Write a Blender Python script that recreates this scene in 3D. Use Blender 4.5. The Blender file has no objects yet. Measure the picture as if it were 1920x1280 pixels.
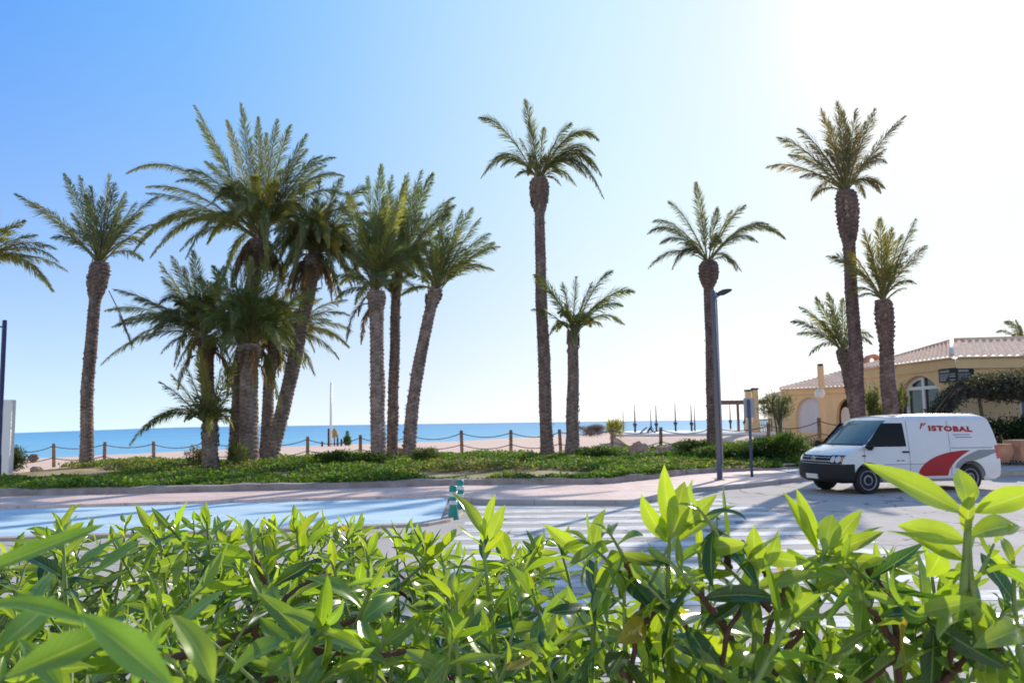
import bpy, bmesh, math, random
import numpy as np
from mathutils import Vector, Matrix, noise

random.seed(7)
rng = np.random.default_rng(7)
SC = bpy.context.scene
COL = SC.collection
R = math.radians

# ------------------------------------------------------------------ camera
F, H, PITCH, ROLL = 1550.0, 1.86, 5.6, 0.8
cd = bpy.data.cameras.new('camera')
cam = bpy.data.objects.new('camera', cd)
COL.objects.link(cam)
cd.sensor_width = 36.0
cd.lens = F / 1920 * 36.0
cd.clip_start = 0.02
cd.clip_end = 60000
CM = Matrix.Rotation(R(90 + PITCH), 4, 'X') @ Matrix.Rotation(R(-ROLL), 4, 'Z')
cam.matrix_world = Matrix.Translation((0, 0, H)) @ CM
cd.dof.use_dof = True
cd.dof.focus_distance = 1.9
cd.dof.aperture_fstop = 10.5
SC.camera = cam
M3 = np.array(CM.to_3x3())


def at(px, py, Y):
    """world point at ground distance Y seen in direction (px, py) of the survey photograph"""
    d = M3 @ np.array([(px - 960) / F, (640 - py) / F, -1.0])
    return np.array([0, 0, H]) + d * (Y / d[1])


def gnd(px, py, z=0.0):
    d = M3 @ np.array([(px - 960) / F, (640 - py) / F, -1.0])
    return np.array([0, 0, H]) + d * ((z - H) / d[2])


def smooth(t):
    t = np.clip(t, 0, 1)
    return t * t * (3 - 2 * t)


def road_z(x, y=0):
    """height of the street"""
    return 0.0 * x


# ------------------------------------------------------------------ world and sun
SUN_AZ, SUN_EL = R(29.5), R(25.0)
sdir = Vector((math.sin(SUN_AZ) * math.cos(SUN_EL), math.cos(SUN_AZ) * math.cos(SUN_EL), math.sin(SUN_EL)))
w = bpy.data.worlds.new("World")
SC.world = w
w.use_nodes = True
nt = w.node_tree
nt.nodes.clear()
N = nt.nodes.new
L = nt.links.new


def mth(op, a, b=None, c=None):
    n = N('ShaderNodeMath')
    n.operation = op
    for i, v in enumerate((a, b, c)):
        if v is None:
            continue
        if isinstance(v, (int, float)):
            n.inputs[i].default_value = v
        else:
            L(v, n.inputs[i])
    return n.outputs[0]


def mixc(fac, a, b, bt='MIX'):
    n = N('ShaderNodeMix')
    n.data_type = 'RGBA'
    n.blend_type = bt
    n.clamp_result = False
    n.clamp_factor = True
    if isinstance(fac, (int, float)):
        n.inputs[0].default_value = fac
    else:
        L(fac, n.inputs[0])
    for s, v in ((6, a), (7, b)):
        if isinstance(v, (tuple, list)):
            n.inputs[s].default_value = (*v[:3], 1)
        else:
            L(v, n.inputs[s])
    return n.outputs[2]


tc = N('ShaderNodeTexCoord')
nrm = N('ShaderNodeVectorMath'); nrm.operation = 'NORMALIZE'
L(tc.outputs['Generated'], nrm.inputs[0])
dot = N('ShaderNodeVectorMath'); dot.operation = 'DOT_PRODUCT'
L(nrm.outputs[0], dot.inputs[0]); dot.inputs[1].default_value = sdir
theta = mth('MULTIPLY', mth('ARCCOSINE', mth('MINIMUM', dot.outputs['Value'], 1.0)), 180 / math.pi)
sep = N('ShaderNodeSeparateXYZ'); L(nrm.outputs[0], sep.inputs[0])
elev = mth('MULTIPLY', mth('ARCSINE', mth('MAXIMUM', sep.outputs[2], 0.0)), 180 / math.pi)
ramp = N('ShaderNodeValToRGB')
L(mth('DIVIDE', theta, 120.0), ramp.inputs[0])
stops = [(4, (1.0, 1.0, 1.0)), (8, (.89, .96, 1.0)), (12, (.76, .91, 1.0)), (16, (.67, .88, 1.0)), (21, (.57, .84, 1.0)), (29, (.41, .71, 1.0)), (38, (.23, .56, 1.0)), (47, (.105, .43, 1.0)),
         (58, (.035, .30, .96)), (72, (.03, .17, .62)), (95, (.16, .23, .46)), (119, (.62, .64, .72))]
els = ramp.color_ramp.elements
while len(els) < len(stops):
    els.new(0.5)
for e, (p, c) in zip(els, stops):
    e.position = p / 120.0
    e.color = (*c, 1)
hz = mth('POWER', 2.718, mth('MULTIPLY', elev, -1 / 12.0))
hr = N('ShaderNodeValToRGB')
L(mth('DIVIDE', theta, 100.0), hr.inputs[0])
hs = [(26, (1.28, 1.26, 1.24)), (42, (.95, 1.02, 1.08)), (60, (.80, 1.02, 1.12))]
hr.color_ramp.elements.new(.5)
for e, (p, c) in zip(hr.color_ramp.elements, hs):
    e.position = p / 100.0
    e.color = (*c, 1)
col = mixc(hz, ramp.outputs[0], hr.outputs[0])
# bright haze around the sun
g1 = mth('MULTIPLY', mth('POWER', 2.718, mth('MULTIPLY', mth('POWER', mth('DIVIDE', theta, 3.2), 2.0), -0.5)), 1.5)
g2 = mth('MULTIPLY', mth('POWER', 2.718, mth('DIVIDE', theta, -6.0)), 0.12)
gl = N('ShaderNodeCombineColor')
gs = mth('ADD', g1, g2)
L(gs, gl.inputs[0]); L(mth('MULTIPLY', gs, .97), gl.inputs[1]); L(mth('MULTIPLY', gs, .93), gl.inputs[2])
col = mixc(1.0, col, gl.outputs[0], 'ADD')
sky = N('ShaderNodeTexSky')
sky.sky_type = 'NISHITA'
sky.sun_disc = False
sky.sun_elevation = SUN_EL
sky.sun_rotation = SUN_AZ
sky.dust_density = 0.6
BGS = 0.12
scaled = mixc(1.0, col, (1 / BGS,) * 3, 'MULTIPLY')
final = mixc(0.04, scaled, sky.outputs[0])
bg = N('ShaderNodeBackground')
bg.inputs[1].default_value = BGS
L(final, bg.inputs[0])
wo = N('ShaderNodeOutputWorld')
L(bg.outputs[0], wo.inputs[0])

sl = bpy.data.lights.new('sun', 'SUN')
sl.energy = 5.0
sl.angle = R(0.5)
sl.color = (1.0, .93, .82)
so = bpy.data.objects.new('sun', sl)
COL.objects.link(so)
so.rotation_euler = sdir.to_track_quat('Z', 'Y').to_euler()
so.location = (20, 40, 30)

SC.view_settings.view_transform = 'Standard'
SC.view_settings.look = 'None'
SC.view_settings.exposure = 0
SC.render.engine = 'CYCLES'
SC.cycles.use_denoising = True
SC.cycles.max_bounces = 8
SC.cycles.diffuse_bounces = 4
SC.cycles.transmission_bounces = 4
SC.cycles.transparent_max_bounces = 6
SC.cycles.sample_clamp_indirect = 6

# ------------------------------------------------------------------ materials
MATS = {}


class NT:
    def __init__(s, name):
        s.m = bpy.data.materials.new(name)
        s.m.use_nodes = True
        s.t = s.m.node_tree
        s.b = s.t.nodes['Principled BSDF']
        s.o = s.t.nodes['Material Output']
        MATS[name] = s.m

    def n(s, kind, **kw):
        x = s.t.nodes.new(kind)
        for k, v in kw.items():
            setattr(x, k, v)
        return x

    def l(s, a, b):
        s.t.links.new(a, b)

    def val(s, sock, v):
        if isinstance(v, (int, float)):
            sock.default_value = v
        elif isinstance(v, (tuple, list)):
            sock.default_value = (*v[:3], 1) if len(sock.default_value) == 4 else v
        else:
            s.l(v, sock)

    def noise(s, scale, detail=4, rough=.6, vec=None, stretch=None):
        c = s.n('ShaderNodeTexCoord')
        out = c.outputs['Object'] if vec is None else vec
        if stretch:
            mp = s.n('ShaderNodeMapping')
            mp.inputs['Scale'].default_value = stretch
            s.l(out, mp.inputs[0]); out = mp.outputs[0]
        x = s.n('ShaderNodeTexNoise')
        x.inputs['Scale'].default_value = scale
        x.inputs['Detail'].default_value = detail
        x.inputs['Roughness'].default_value = rough
        s.l(out, x.inputs[0])
        return x.outputs[0]

    def ramp(s, fac, stops):
        r = s.n('ShaderNodeValToRGB')
        e = r.color_ramp.elements
        while len(e) < len(stops):
            e.new(.5)
        for q, (p, c) in zip(e, stops):
            q.position = p
            q.color = (*c[:3], 1) if isinstance(c, (tuple, list)) else (c, c, c, 1)
        s.l(fac, r.inputs[0])
        return r.outputs[0]

    def mix(s, fac, a, b, bt='MIX'):
        x = s.n('ShaderNodeMix', data_type='RGBA', blend_type=bt)
        s.val(x.inputs[0], fac); s.val(x.inputs[6], a); s.val(x.inputs[7], b)
        return x.outputs[2]

    def math(s, op, a, b=0.0):
        x = s.n('ShaderNodeMath', operation=op)
        s.val(x.inputs[0], a); s.val(x.inputs[1], b)
        return x.outputs[0]

    def bump(s, h, strength=.3, dist=.02):
        x = s.n('ShaderNodeBump')
        x.inputs['Strength'].default_value = strength
        x.inputs['Distance'].default_value = dist
        s.l(h, x.inputs['Height'])
        s.l(x.outputs[0], s.b.inputs['Normal'])

    def set(s, base=None, rough=None, metal=None, spec=None, coat=None):
        for k, v in (('Base Color', base), ('Roughness', rough), ('Metallic', metal), ('Specular IOR Level', spec), ('Coat Weight', coat)):
            if v is not None:
                s.val(s.b.inputs[k], v)
        return s.m


def mottled(name, a, b, scale=3.0, rough=.8, bump=.2, spec=.3, metal=0, detail=6, bscale=None, dist=.02):
    m = NT(name)
    f = m.noise(scale, detail)
    m.set(m.ramp(f, [(.3, a), (.7, b)]), rough, metal, spec)
    if bump:
        m.bump(m.noise(bscale or scale * 6, 4), bump, dist)
    return m.m


# paving, road
def asphalt():
    m = NT('asphalt')
    big = m.noise(.35, 5)
    st = m.noise(1.1, 6, .7, stretch=(1, .25, 1))
    fine = m.noise(90, 2, .8)
    c = m.ramp(big, [(.3, (.50, .43, .38)), (.72, (.62, .54, .48))])
    c = m.mix(.5, c, m.ramp(st, [(.35, (.42, .36, .315)), (.6, (.64, .56, .50))]))
    c = m.mix(.35, c, m.ramp(fine, [(.3, (.26, .235, .22)), (.75, (.66, .61, .57))]))
    tcn = m.n('ShaderNodeTexCoord')
    wob = m.n('ShaderNodeTexNoise'); wob.inputs['Scale'].default_value = 1.4; wob.inputs['Detail'].default_value = 5
    m.l(tcn.outputs['Object'], wob.inputs[0])
    off = m.n('ShaderNodeVectorMath', operation='SCALE'); m.l(wob.outputs['Color'], off.inputs[0]); off.inputs['Scale'].default_value = 1.2
    adv = m.n('ShaderNodeVectorMath', operation='ADD'); m.l(tcn.outputs['Object'], adv.inputs[0]); m.l(off.outputs[0], adv.inputs[1])
    vor = m.n('ShaderNodeTexVoronoi', feature='DISTANCE_TO_EDGE'); vor.inputs['Scale'].default_value = .42
    m.l(adv.outputs[0], vor.inputs[0])
    crack = m.ramp(vor.outputs['Distance'], [(.004, 1.0), (.014, 0.0)])
    c = m.mix(m.math('MULTIPLY', crack, .75), c, (.10, .09, .085))
    stain = m.noise(.55, 7, .75)
    c = m.mix(m.math('MULTIPLY', m.ramp(stain, [(.56, 0.0), (.68, 1.0)]), .45), c, (.25, .20, .165))
    spot = m.noise(2.6, 3, .5)
    c = m.mix(m.math('MULTIPLY', m.ramp(spot, [(.68, 0.0), (.74, 1.0)]), .5), c, (.16, .145, .135))
    m.set(c, .92, 0, .12)
    m.bump(fine, .25, .006)
    return m.m


def zebra_paint():
    m = NT('zebra_paint')
    wear = m.noise(2.2, 8, .75, stretch=(1, 2.0, 1))
    fine = m.noise(40, 3, .8)
    c = m.ramp(wear, [(.38, (.50, .455, .42)), (.50, (.82, .80, .77)), (.7, (.90, .89, .87))])
    c = m.mix(.25, c, m.ramp(fine, [(.35, (.3, .29, .29)), (.6, (.88, .88, .86))]), 'MULTIPLY')
    m.set(c, .85, 0, .2)
    return m.m


def pavers(name, a, b, joint, sx, sy, rough=.75):
    m = NT(name)
    c = m.n('ShaderNodeTexCoord')
    br = m.n('ShaderNodeTexBrick')
    br.inputs['Scale'].default_value = 1.0
    br.inputs['Brick Width'].default_value = sx
    br.inputs['Row Height'].default_value = sy
    br.inputs['Mortar Size'].default_value = .008
    br.inputs['Color1'].default_value = (*a, 1)
    br.inputs['Color2'].default_value = (*b, 1)
    br.inputs['Mortar'].default_value = (*joint, 1)
    m.l(c.outputs['Object'], br.inputs[0])
    st = m.noise(.8, 7, .7)
    col = m.mix(.55, br.outputs[0], m.ramp(st, [(.3, (.55, .5, .5)), (.6, (1, 1, 1))]), 'MULTIPLY')
    m.set(col, rough, 0, .4)
    m.bump(m.noise(30, 3), .2, .01)
    return m.m


def blue_paint():
    m = NT('blue_paint')
    wear = m.noise(1.0, 8, .7, stretch=(.5, 1.6, 1))
    c = m.ramp(wear, [(.3, (.40, .58, .70)), (.52, (.58, .74, .82)), (.75, (.68, .80, .85))])
    gr = m.noise(.9, 6, .7, stretch=(.18, 2.2, 1))
    c = m.mix(.8, c, m.ramp(gr, [(.36, (.74, .74, .72)), (.52, (1, 1, 1))]), 'MULTIPLY')
    sp_ = m.noise(3.5, 4, .6)
    c = m.mix(m.math('MULTIPLY', m.ramp(sp_, [(.64, 0.0), (.72, 1.0)]), .5), c, (.48, .46, .43))
    m.set(c, .75, 0, .25)
    m.bump(m.noise(60, 2), .15, .005)
    return m.m


def sand():
    m = NT('sand')
    a = m.noise(.12, 6, .6, stretch=(1, .4, 1))
    b = m.noise(2.5, 6, .7)
    c = m.mix(.5, m.ramp(a, [(.3, (.74, .50, .37)), (.7, (.88, .63, .48))]), m.ramp(b, [(.3, (.68, .47, .36)), (.7, (.92, .68, .54))]))
    m.set(c, .95, 0, .15)
    m.bump(b, .7, .12)
    return m.m


def sea():
    m = NT('sea_water')
    c = m.n('ShaderNodeTexCoord')
    sp = m.n('ShaderNodeSeparateXYZ'); m.l(c.outputs['Object'], sp.inputs[0])
    far = m.ramp(m.math('DIVIDE', sp.outputs[1], 2400.0), [(.035, (.30, .58, .66)), (.085, (.17, .48, .64)), (.2, (.09, .36, .58)), (.7, (.045, .24, .48))])
    band = m.noise(.006, 5, .65, stretch=(.25, 1.5, 1))
    col_ = m.mix(.35, far, m.ramp(band, [(.35, (.07, .30, .54)), (.65, (.22, .52, .70))]))
    m.set(col_, .35, 0, .22)
    m.bump(m.noise(.5, 5, .7, stretch=(.5, 1, 1)), .5, .4)
    return m.m


def leafmat(name, trans=.45, rough=.35, tint=(1.5, 1.7, .5), vein=True, spec=.5):
    m = NT(name)
    at_ = m.n('ShaderNodeAttribute', attribute_name='col')
    c = at_.outputs['Color']
    if vein:
        uv = m.n('ShaderNodeAttribute', attribute_name='lv')
        sp = m.n('ShaderNodeSeparateXYZ'); m.l(uv.outputs['Vector'], sp.inputs[0])
        au = m.math('ABSOLUTE', sp.outputs[0])
        mid = m.ramp(au, [(.03, 1.0), (.09, 0.0)])
        lat = m.math('SINE', m.math('MULTIPLY', m.math('SUBTRACT', m.math('MULTIPLY', sp.outputs[1], 11.0), m.math('MULTIPLY', au, 2.5)), 6.283))
        latr = m.ramp(lat, [(.75, 0.0), (1.0, .22)])
        c = m.mix(latr, c, (.30, .42, .10))
        c = m.mix(m.math('MULTIPLY', mid, .55), c, (.50, .58, .22))
        blot = m.noise(35, 4, .6)
        c = m.mix(.35, c, m.ramp(blot, [(.3, (.6, .65, .6)), (.7, (1.15, 1.1, 1.1))]), 'MULTIPLY')
    m.set(c, rough, 0, spec)
    tr = m.n('ShaderNodeBsdfTranslucent')
    m.l(m.mix(1.0, c, tint, 'MULTIPLY'), tr.inputs[0])
    mx = m.n('ShaderNodeMixShader')
    mx.inputs[0].default_value = trans
    m.l(m.b.outputs[0], mx.inputs[1]); m.l(tr.outputs[0], mx.inputs[2])
    m.l(mx.outputs[0], m.o.inputs[0])
    return m.m


def bark(name, a, b, c3):
    m = NT(name)
    at_ = m.n('ShaderNodeAttribute', attribute_name='col')
    f = m.noise(5, 6, .7, stretch=(1, 1, .5))
    f2 = m.noise(28, 4, .7)
    c = m.ramp(f, [(.25, a), (.5, b), (.75, c3)])
    c = m.mix(.5, c, m.ramp(f2, [(.3, (.45, .42, .40)), (.65, (1.1, 1.1, 1.1))]), 'MULTIPLY')
    c = m.mix(1.0, c, at_.outputs['Color'], 'MULTIPLY')
    m.set(c, .9, 0, .15)
    m.bump(f2, .6, .03)
    return m.m


def stucco(name, a, b):
    m = NT(name)
    f = m.noise(.7, 6, .65)
    st = m.noise(2, 5, .7, stretch=(1, 1, .15))
    c = m.mix(.4, m.ramp(f, [(.3, a), (.7, b)]), m.ramp(st, [(.3, tuple(x * .82 for x in a)), (.65, b)]))
    m.set(c, .9, 0, .2)
    m.bump(m.noise(40, 3), .25, .01)
    return m.m


def glass(name, c, rough=.06):
    m = NT(name)
    f = m.noise(1.5, 3)
    m.set(m.ramp(f, [(.3, tuple(x * .7 for x in c)), (.7, c)]), rough, 0, .45, 0)
    return m.m


def paint(name, c, rough=.35, coat=.5, metal=0, var=.08):
    m = NT(name)
    f = m.noise(2.0, 5)
    g = m.noise(7.0, 5, .7)
    cc = m.mix(.5, m.ramp(f, [(.3, tuple(x * (1 - var) for x in c)), (.7, c)]), m.ramp(g, [(.3, tuple(x * (1 - var) for x in c)), (.65, c)]))
    m.set(cc, rough, metal, .5, coat)
    return m.m


asphalt(); zebra_paint(); blue_paint(); sand(); sea()
pavers('pink_paving', (.82, .57, .47), (.88, .65, .55), (.62, .45, .38), .4, .2)
pavers('far_paving', (.62, .56, .50), (.68, .62, .56), (.45, .41, .37), .6, .3)
pavers('kerb_tan', (.50, .40, .33), (.56, .46, .38), (.3, .25, .22), .8, 3)
pavers('kerb_grey', (.42, .40, .40), (.48, .45, .44), (.25, .24, .24), .9, 3)
mottled('edging_stone', (.26, .22, .20), (.46, .40, .37), 2.5, .9, .5, .2)
m_ = NT('bed_soil')
f_ = m_.noise(.5, 6, .7)
m_.set(m_.ramp(f_, [(.3, (.14, .13, .05)), (.45, (.34, .27, .13)), (.62, (.50, .39, .23))]), .95, 0, .1)
m_.bump(m_.noise(8, 4), .6, .08)
mottled('boulder', (.44, .29, .21), (.68, .48, .37), 2.5, .95, .8, .15, dist=.06)
mottled('driftwood', (.14, .10, .08), (.25, .18, .14), 6, .9, .4)
mottled('post_wood', (.20, .13, .09), (.36, .25, .18), 6, .85, .4)
mottled('rope', (.12, .09, .10), (.20, .16, .17), 12, .95, .3)
mottled('thatch', (.36, .22, .09), (.55, .36, .16), 5, .95, .6)
leafmat('hedge_leaf', .47, .25, (1.8, 1.8, .5), True, .75)
leafmat('palm_leaf', .38, .5, (1.35, 1.4, .65), False, .28)
leafmat('cover_leaf', .38, .65, (1.5, 1.6, .5), False, .25)
leafmat('dead_leaf', .12, .7, (1.2, 1.0, .7), False, .2)
bark('palm_bark', (.17, .13, .115), (.38, .30, .27), (.60, .50, .46))
mottled('hedge_bark', (.10, .045, .035), (.24, .11, .085), 14, .7, .3, .3)
mottled('hedge_green_stem', (.20, .28, .08), (.34, .42, .14), 14, .6, .1, .3)
mottled('shrub_bark', (.12, .09, .07), (.25, .20, .16), 8, .9, .3)
paint('van_white', (.80, .80, .82), .25, .8)
paint('van_black', (.010, .010, .012), .65, 0, 0, .3)
paint('van_red', (.46, .006, .012), .5, 0)
paint('van_grey', (.24, .24, .26), .3, .6)
paint('seam_grey', (.17, .17, .19), .6, 0)
paint('chrome', (.70, .70, .73), .3, .2, .3)
paint('headlight_glass', (.62, .64, .68), .1, 1)
paint('tail_red', (.55, .02, .03), .15, 1)
paint('indicator', (.75, .33, .12), .15, 1)
paint('tyre_rubber', (.022, .022, .023), .8, 0, 0, .3)
paint('rim_steel', (.36, .36, .40), .4, .2, .3)
paint('plate_white', (.75, .76, .76), .4, .2)
glass('windscreen_glass', (.10, .17, .19))
paint('side_glass', (.008, .009, .011), .15, 0, 0, .3)
MATS['side_glass'].node_tree.nodes['Principled BSDF'].inputs['Specular IOR Level'].default_value = .25
glass('window_glass', (.07, .09, .10))
stucco('yellow_stucco', (.80, .57, .31), (.88, .65, .38))
stucco('yellow_band', (.80, .58, .33), (.88, .66, .40))
stucco('white_stucco', (.90, .90, .89), (.95, .95, .94))
stucco('garage_white', (.70, .69, .76), (.76, .75, .82))
mottled('roof_tile', (.80, .50, .35), (.95, .69, .51), 1.6, .9, .3, .1)
mottled('cap_white', (.72, .68, .64), (.82, .78, .74), 3, .8, .2)
paint('dark_metal', (.05, .045, .05), .6, .1, 0, .3)
paint('lamp_grey', (.16, .155, .165), .45, .2, .4)
paint('lamp_pipe', (.40, .41, .48), .4, .2, .5)
paint('navy_metal', (.03, .03, .12), .45, .3)
paint('sign_back', (.36, .38, .42), .45, .2, .4)
paint('sign_blue', (.06, .09, .16), .5, .2)
paint('bollard_green', (.0, .26, .19), .4, .3)
paint('reflective_white', (.72, .72, .74), .4, .3)
paint('white_metal', (.78, .78, .80), .4, .3)
paint('globe_white', (.86, .85, .82), .3, .4)
paint('sign_black', (.02, .024, .026), .7, 0)
paint('sign_print', (.36, .38, .40), .6, 0, 0, .35)
mottled('terracotta', (.46, .22, .13), (.60, .33, .21), 4, .85, .3)
mottled('brown_beam', (.16, .10, .08), (.28, .19, .15), 6, .85, .4)
paint('frame_white', (.78, .78, .80), .45, .2)
paint('painted_shade', (.03, .025, .022), .8, 0, 0, .3)  # dark colour standing in for shade inside the arch and the rim holes


# ------------------------------------------------------------------ object helpers
def tag(o, label=None, cat=None, group=None, kind=None):
    if label: o['label'] = label
    if cat: o['category'] = cat
    if group: o['group'] = group
    if kind: o['kind'] = kind
    return o


def empty(name, loc=(0, 0, 0), label=None, cat=None, group=None):
    o = bpy.data.objects.new(name, None)
    o.empty_display_size = .2
    COL.objects.link(o)
    o.location = loc
    return tag(o, label, cat, group)


def link_mesh(name, me, mat, parent=None, smooth_=False):
    o = bpy.data.objects.new(name, me)
    COL.objects.link(o)
    if mat:
        for mm in (mat if isinstance(mat, (list, tuple)) else [mat]):
            me.materials.append(MATS[mm] if isinstance(mm, str) else mm)
    if smooth_ and len(me.polygons):
        me.polygons.foreach_set('use_smooth', np.ones(len(me.polygons), dtype=bool))
    if parent is not None:
        o.parent = parent
        o.matrix_parent_inverse = Matrix.Translation(-parent.location)
    return o


class MB:
    """collects shapes; build() links them as ONE mesh object in world coordinates"""
    def __init__(s):
        s.v, s.f, s.c = [], [], []

    def add(s, vs, fs, col=(1, 1, 1)):
        o = len(s.v)
        s.v += [tuple(map(float, v)) for v in vs]
        s.f += [tuple(i + o for i in f) for f in fs]
        s.c += [col] * len(vs)

    def box(s, c, d, rz=0.0, bevel=0.0, M=None):
        bm = bmesh.new()
        bmesh.ops.create_cube(bm, size=1)
        for v in bm.verts:
            v.co = Vector((v.co.x * d[0], v.co.y * d[1], v.co.z * d[2]))
        if bevel:
            bmesh.ops.bevel(bm, geom=bm.edges[:], offset=bevel, segments=2, affect='EDGES', clamp_overlap=True)
        m = Matrix.Translation(c) @ (M.to_4x4() if M else Matrix.Rotation(rz, 4, 'Z'))
        bm.verts.index_update()
        s.add([m @ v.co for v in bm.verts], [[v.index for v in f.verts] for f in bm.faces])
        bm.free()

    def tube(s, pts, rad, n=8, cap=True, col=(1, 1, 1)):
        pts = [Vector(p) for p in pts]
        if not isinstance(rad, (list, tuple, np.ndarray)):
            rad = [rad] * len(pts)
        vs, fs = [], []
        t0 = (pts[1] - pts[0]).normalized()
        a = t0.orthogonal().normalized()
        for i, p in enumerate(pts):
            t = (pts[min(i + 1, len(pts) - 1)] - pts[max(i - 1, 0)])
            t = t.normalized() if t.length > 1e-9 else t0
            a = (a - t * a.dot(t))
            a = a.normalized() if a.length > 1e-6 else t.orthogonal().normalized()
            b = t.cross(a)
            for k in range(n):
                q = 2 * math.pi * k / n
                vs.append(p + (a * math.cos(q) + b * math.sin(q)) * rad[i])
        for i in range(len(pts) - 1):
            for k in range(n):
                k2 = (k + 1) % n
                fs.append((i * n + k, i * n + k2, (i + 1) * n + k2, (i + 1) * n + k))
        if cap:
            fs.append(tuple(range(n - 1, -1, -1)))
            fs.append(tuple((len(pts) - 1) * n + k for k in range(n)))
        s.add(vs, fs, col)

    def lathe(s, prof, n=16, M=None, c=(0, 0, 0)):
        """prof: (r, z) list about local z"""
        vs, fs = [], []
        for r_, z in prof:
            for k in range(n):
                q = 2 * math.pi * k / n
                v = Vector((r_ * math.cos(q), r_ * math.sin(q), z))
                if M: v = M @ v
                vs.append(v + Vector(c))
        for i in range(len(prof) - 1):
            for k in range(n):
                k2 = (k + 1) % n
                fs.append((i * n + k, i * n + k2, (i + 1) * n + k2, (i + 1) * n + k))
        fs.append(tuple(range(n - 1, -1, -1)))
        fs.append(tuple((len(prof) - 1) * n + k for k in range(n)))
        s.add(vs, fs)

    def grid(s, P):
        """P[i][j] points"""
        n, m = len(P), len(P[0])
        vs = [P[i][j] for i in range(n) for j in range(m)]
        fs = [(i * m + j, i * m + j + 1, (i + 1) * m + j + 1, (i + 1) * m + j) for i in range(n - 1) for j in range(m - 1)]
        s.add(vs, fs)

    def build(s, name, mat, parent=None, smooth_=False, colors=False, local=None):
        me = bpy.data.meshes.new(name)
        v = s.v
        if local is not None:
            v = [(a - local[0], b - local[1], c - local[2]) for a, b, c in v]
        me.from_pydata(v, [], s.f)
        if colors:
            at_ = me.attributes.new('col', 'FLOAT_COLOR', 'POINT')
            arr = np.ones((len(s.v), 4), dtype=np.float32)
            arr[:, :3] = np.array(s.c, dtype=np.float32)
            at_.data.foreach_set('color', arr.ravel())
        me.update()
        o = link_mesh(name, me, mat, parent, smooth_)
        if local is not None and parent is None:
            o.location = local
        return o


def join(a, b):
    with bpy.context.temp_override(active_object=a, object=a, selected_objects=[a, b], selected_editable_objects=[a, b]):
        bpy.ops.object.join()
    return a


def norm(a):
    return a / np.maximum(np.linalg.norm(a, axis=-1, keepdims=True), 1e-9)


def leaf_mesh(name, pos, dirs, ups, Ls, Ws, cols, curl=.25, fold=.25, ny=5, nx=3, shape=1.0, parent=None, mat='hedge_leaf', wav=0.0, tip=.85, smooth_=True, twist=0.0):
    """many leaves as one mesh. dirs: along the leaf, ups: rough upper side"""
    n = len(pos)
    D = norm(np.asarray(dirs, float))
    U = np.asarray(ups, float)
    S = norm(np.cross(D, U))
    U = np.cross(S, D)
    Ls = np.broadcast_to(np.asarray(Ls, float), (n,))
    Ws = np.broadcast_to(np.asarray(Ws, float), (n,))
    curl = np.broadcast_to(np.asarray(curl, float), (n,))
    fold = np.broadcast_to(np.asarray(fold, float), (n,))
    t = np.linspace(0, 1, ny)
    u = np.linspace(-1, 1, nx) if nx > 1 else np.array([0.0])
    wprof = np.sin(np.pi * np.clip(t, 0.0, 1) ** tip) ** shape
    wprof[0] = max(wprof[0], .06); wprof[-1] = 0.0
    ph = rng.uniform(0, 6.28, n)
    tws = rng.normal(0, twist, n) if twist else np.zeros(n)
    S0, U0 = S, U
    V = np.empty((n, ny, nx, 3), np.float32)
    for i in range(ny):
        a = curl * t[i]
        if twist:
            ca, sa = np.cos(tws * t[i])[:, None], np.sin(tws * t[i])[:, None]
            S, U = S0 * ca + U0 * sa, U0 * ca - S0 * sa
        # arc of the midrib, bending away from U
        cx = np.where(np.abs(curl) > 1e-4, np.sin(a) / np.where(np.abs(curl) > 1e-4, curl, 1), t[i])
        cz = np.where(np.abs(curl) > 1e-4, -(1 - np.cos(a)) / np.where(np.abs(curl) > 1e-4, curl, 1), 0)
        mid = pos + D * (Ls * cx)[:, None] + U * (Ls * cz)[:, None]
        Uu = U * np.cos(a)[:, None] + D * np.sin(a)[:, None]
        for j in range(nx):
            hw = Ws * .5 * wprof[i] * u[j]
            lift = np.abs(hw) * fold + wav * Ws * np.sin(ph + t[i] * 9 + (u[j] > 0) * 2) * abs(u[j]) * wprof[i]
            V[:, i, j, :] = mid + S * hw[:, None] + Uu * lift[:, None]
    nv = ny * nx
    base = np.arange(n)[:, None] * nv
    fl = []
    for i in range(ny - 1):
        for j in range(nx - 1):
            fl.append([i * nx + j, i * nx + j + 1, (i + 1) * nx + j + 1, (i + 1) * nx + j])
    fl = np.array(fl)
    faces = (base[:, :, None] + fl[None].reshape(1, -1, 4)).reshape(-1, 4)
    me = bpy.data.meshes.new(name)
    me.vertices.add(n * nv)
    me.vertices.foreach_set('co', V.reshape(-1))
    nf = len(faces)
    me.loops.add(nf * 4)
    me.loops.foreach_set('vertex_index', faces.reshape(-1).astype(np.int32))
    me.polygons.add(nf)
    me.polygons.foreach_set('loop_start', np.arange(0, nf * 4, 4, dtype=np.int32))
    me.polygons.foreach_set('loop_total', np.full(nf, 4, dtype=np.int32))
    c = np.ones((n, nv, 4), np.float32)
    c[:, :, :3] = np.asarray(cols)[:, None, :]
    a1 = me.attributes.new('col', 'FLOAT_COLOR', 'POINT')
    a1.data.foreach_set('color', c.reshape(-1))
    lv = np.empty((n, ny, nx, 3), np.float32)
    lv[..., 0] = u[None, None, :]
    lv[..., 1] = t[None, :, None]
    lv[..., 2] = rng.uniform(0, 1, n)[:, None, None]
    a2 = me.attributes.new('lv', 'FLOAT_VECTOR', 'POINT')
    a2.data.foreach_set('vector', lv.reshape(-1))
    me.update(calc_edges=True)
    me.validate()
    return link_mesh(name, me, mat, parent, smooth_)


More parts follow.
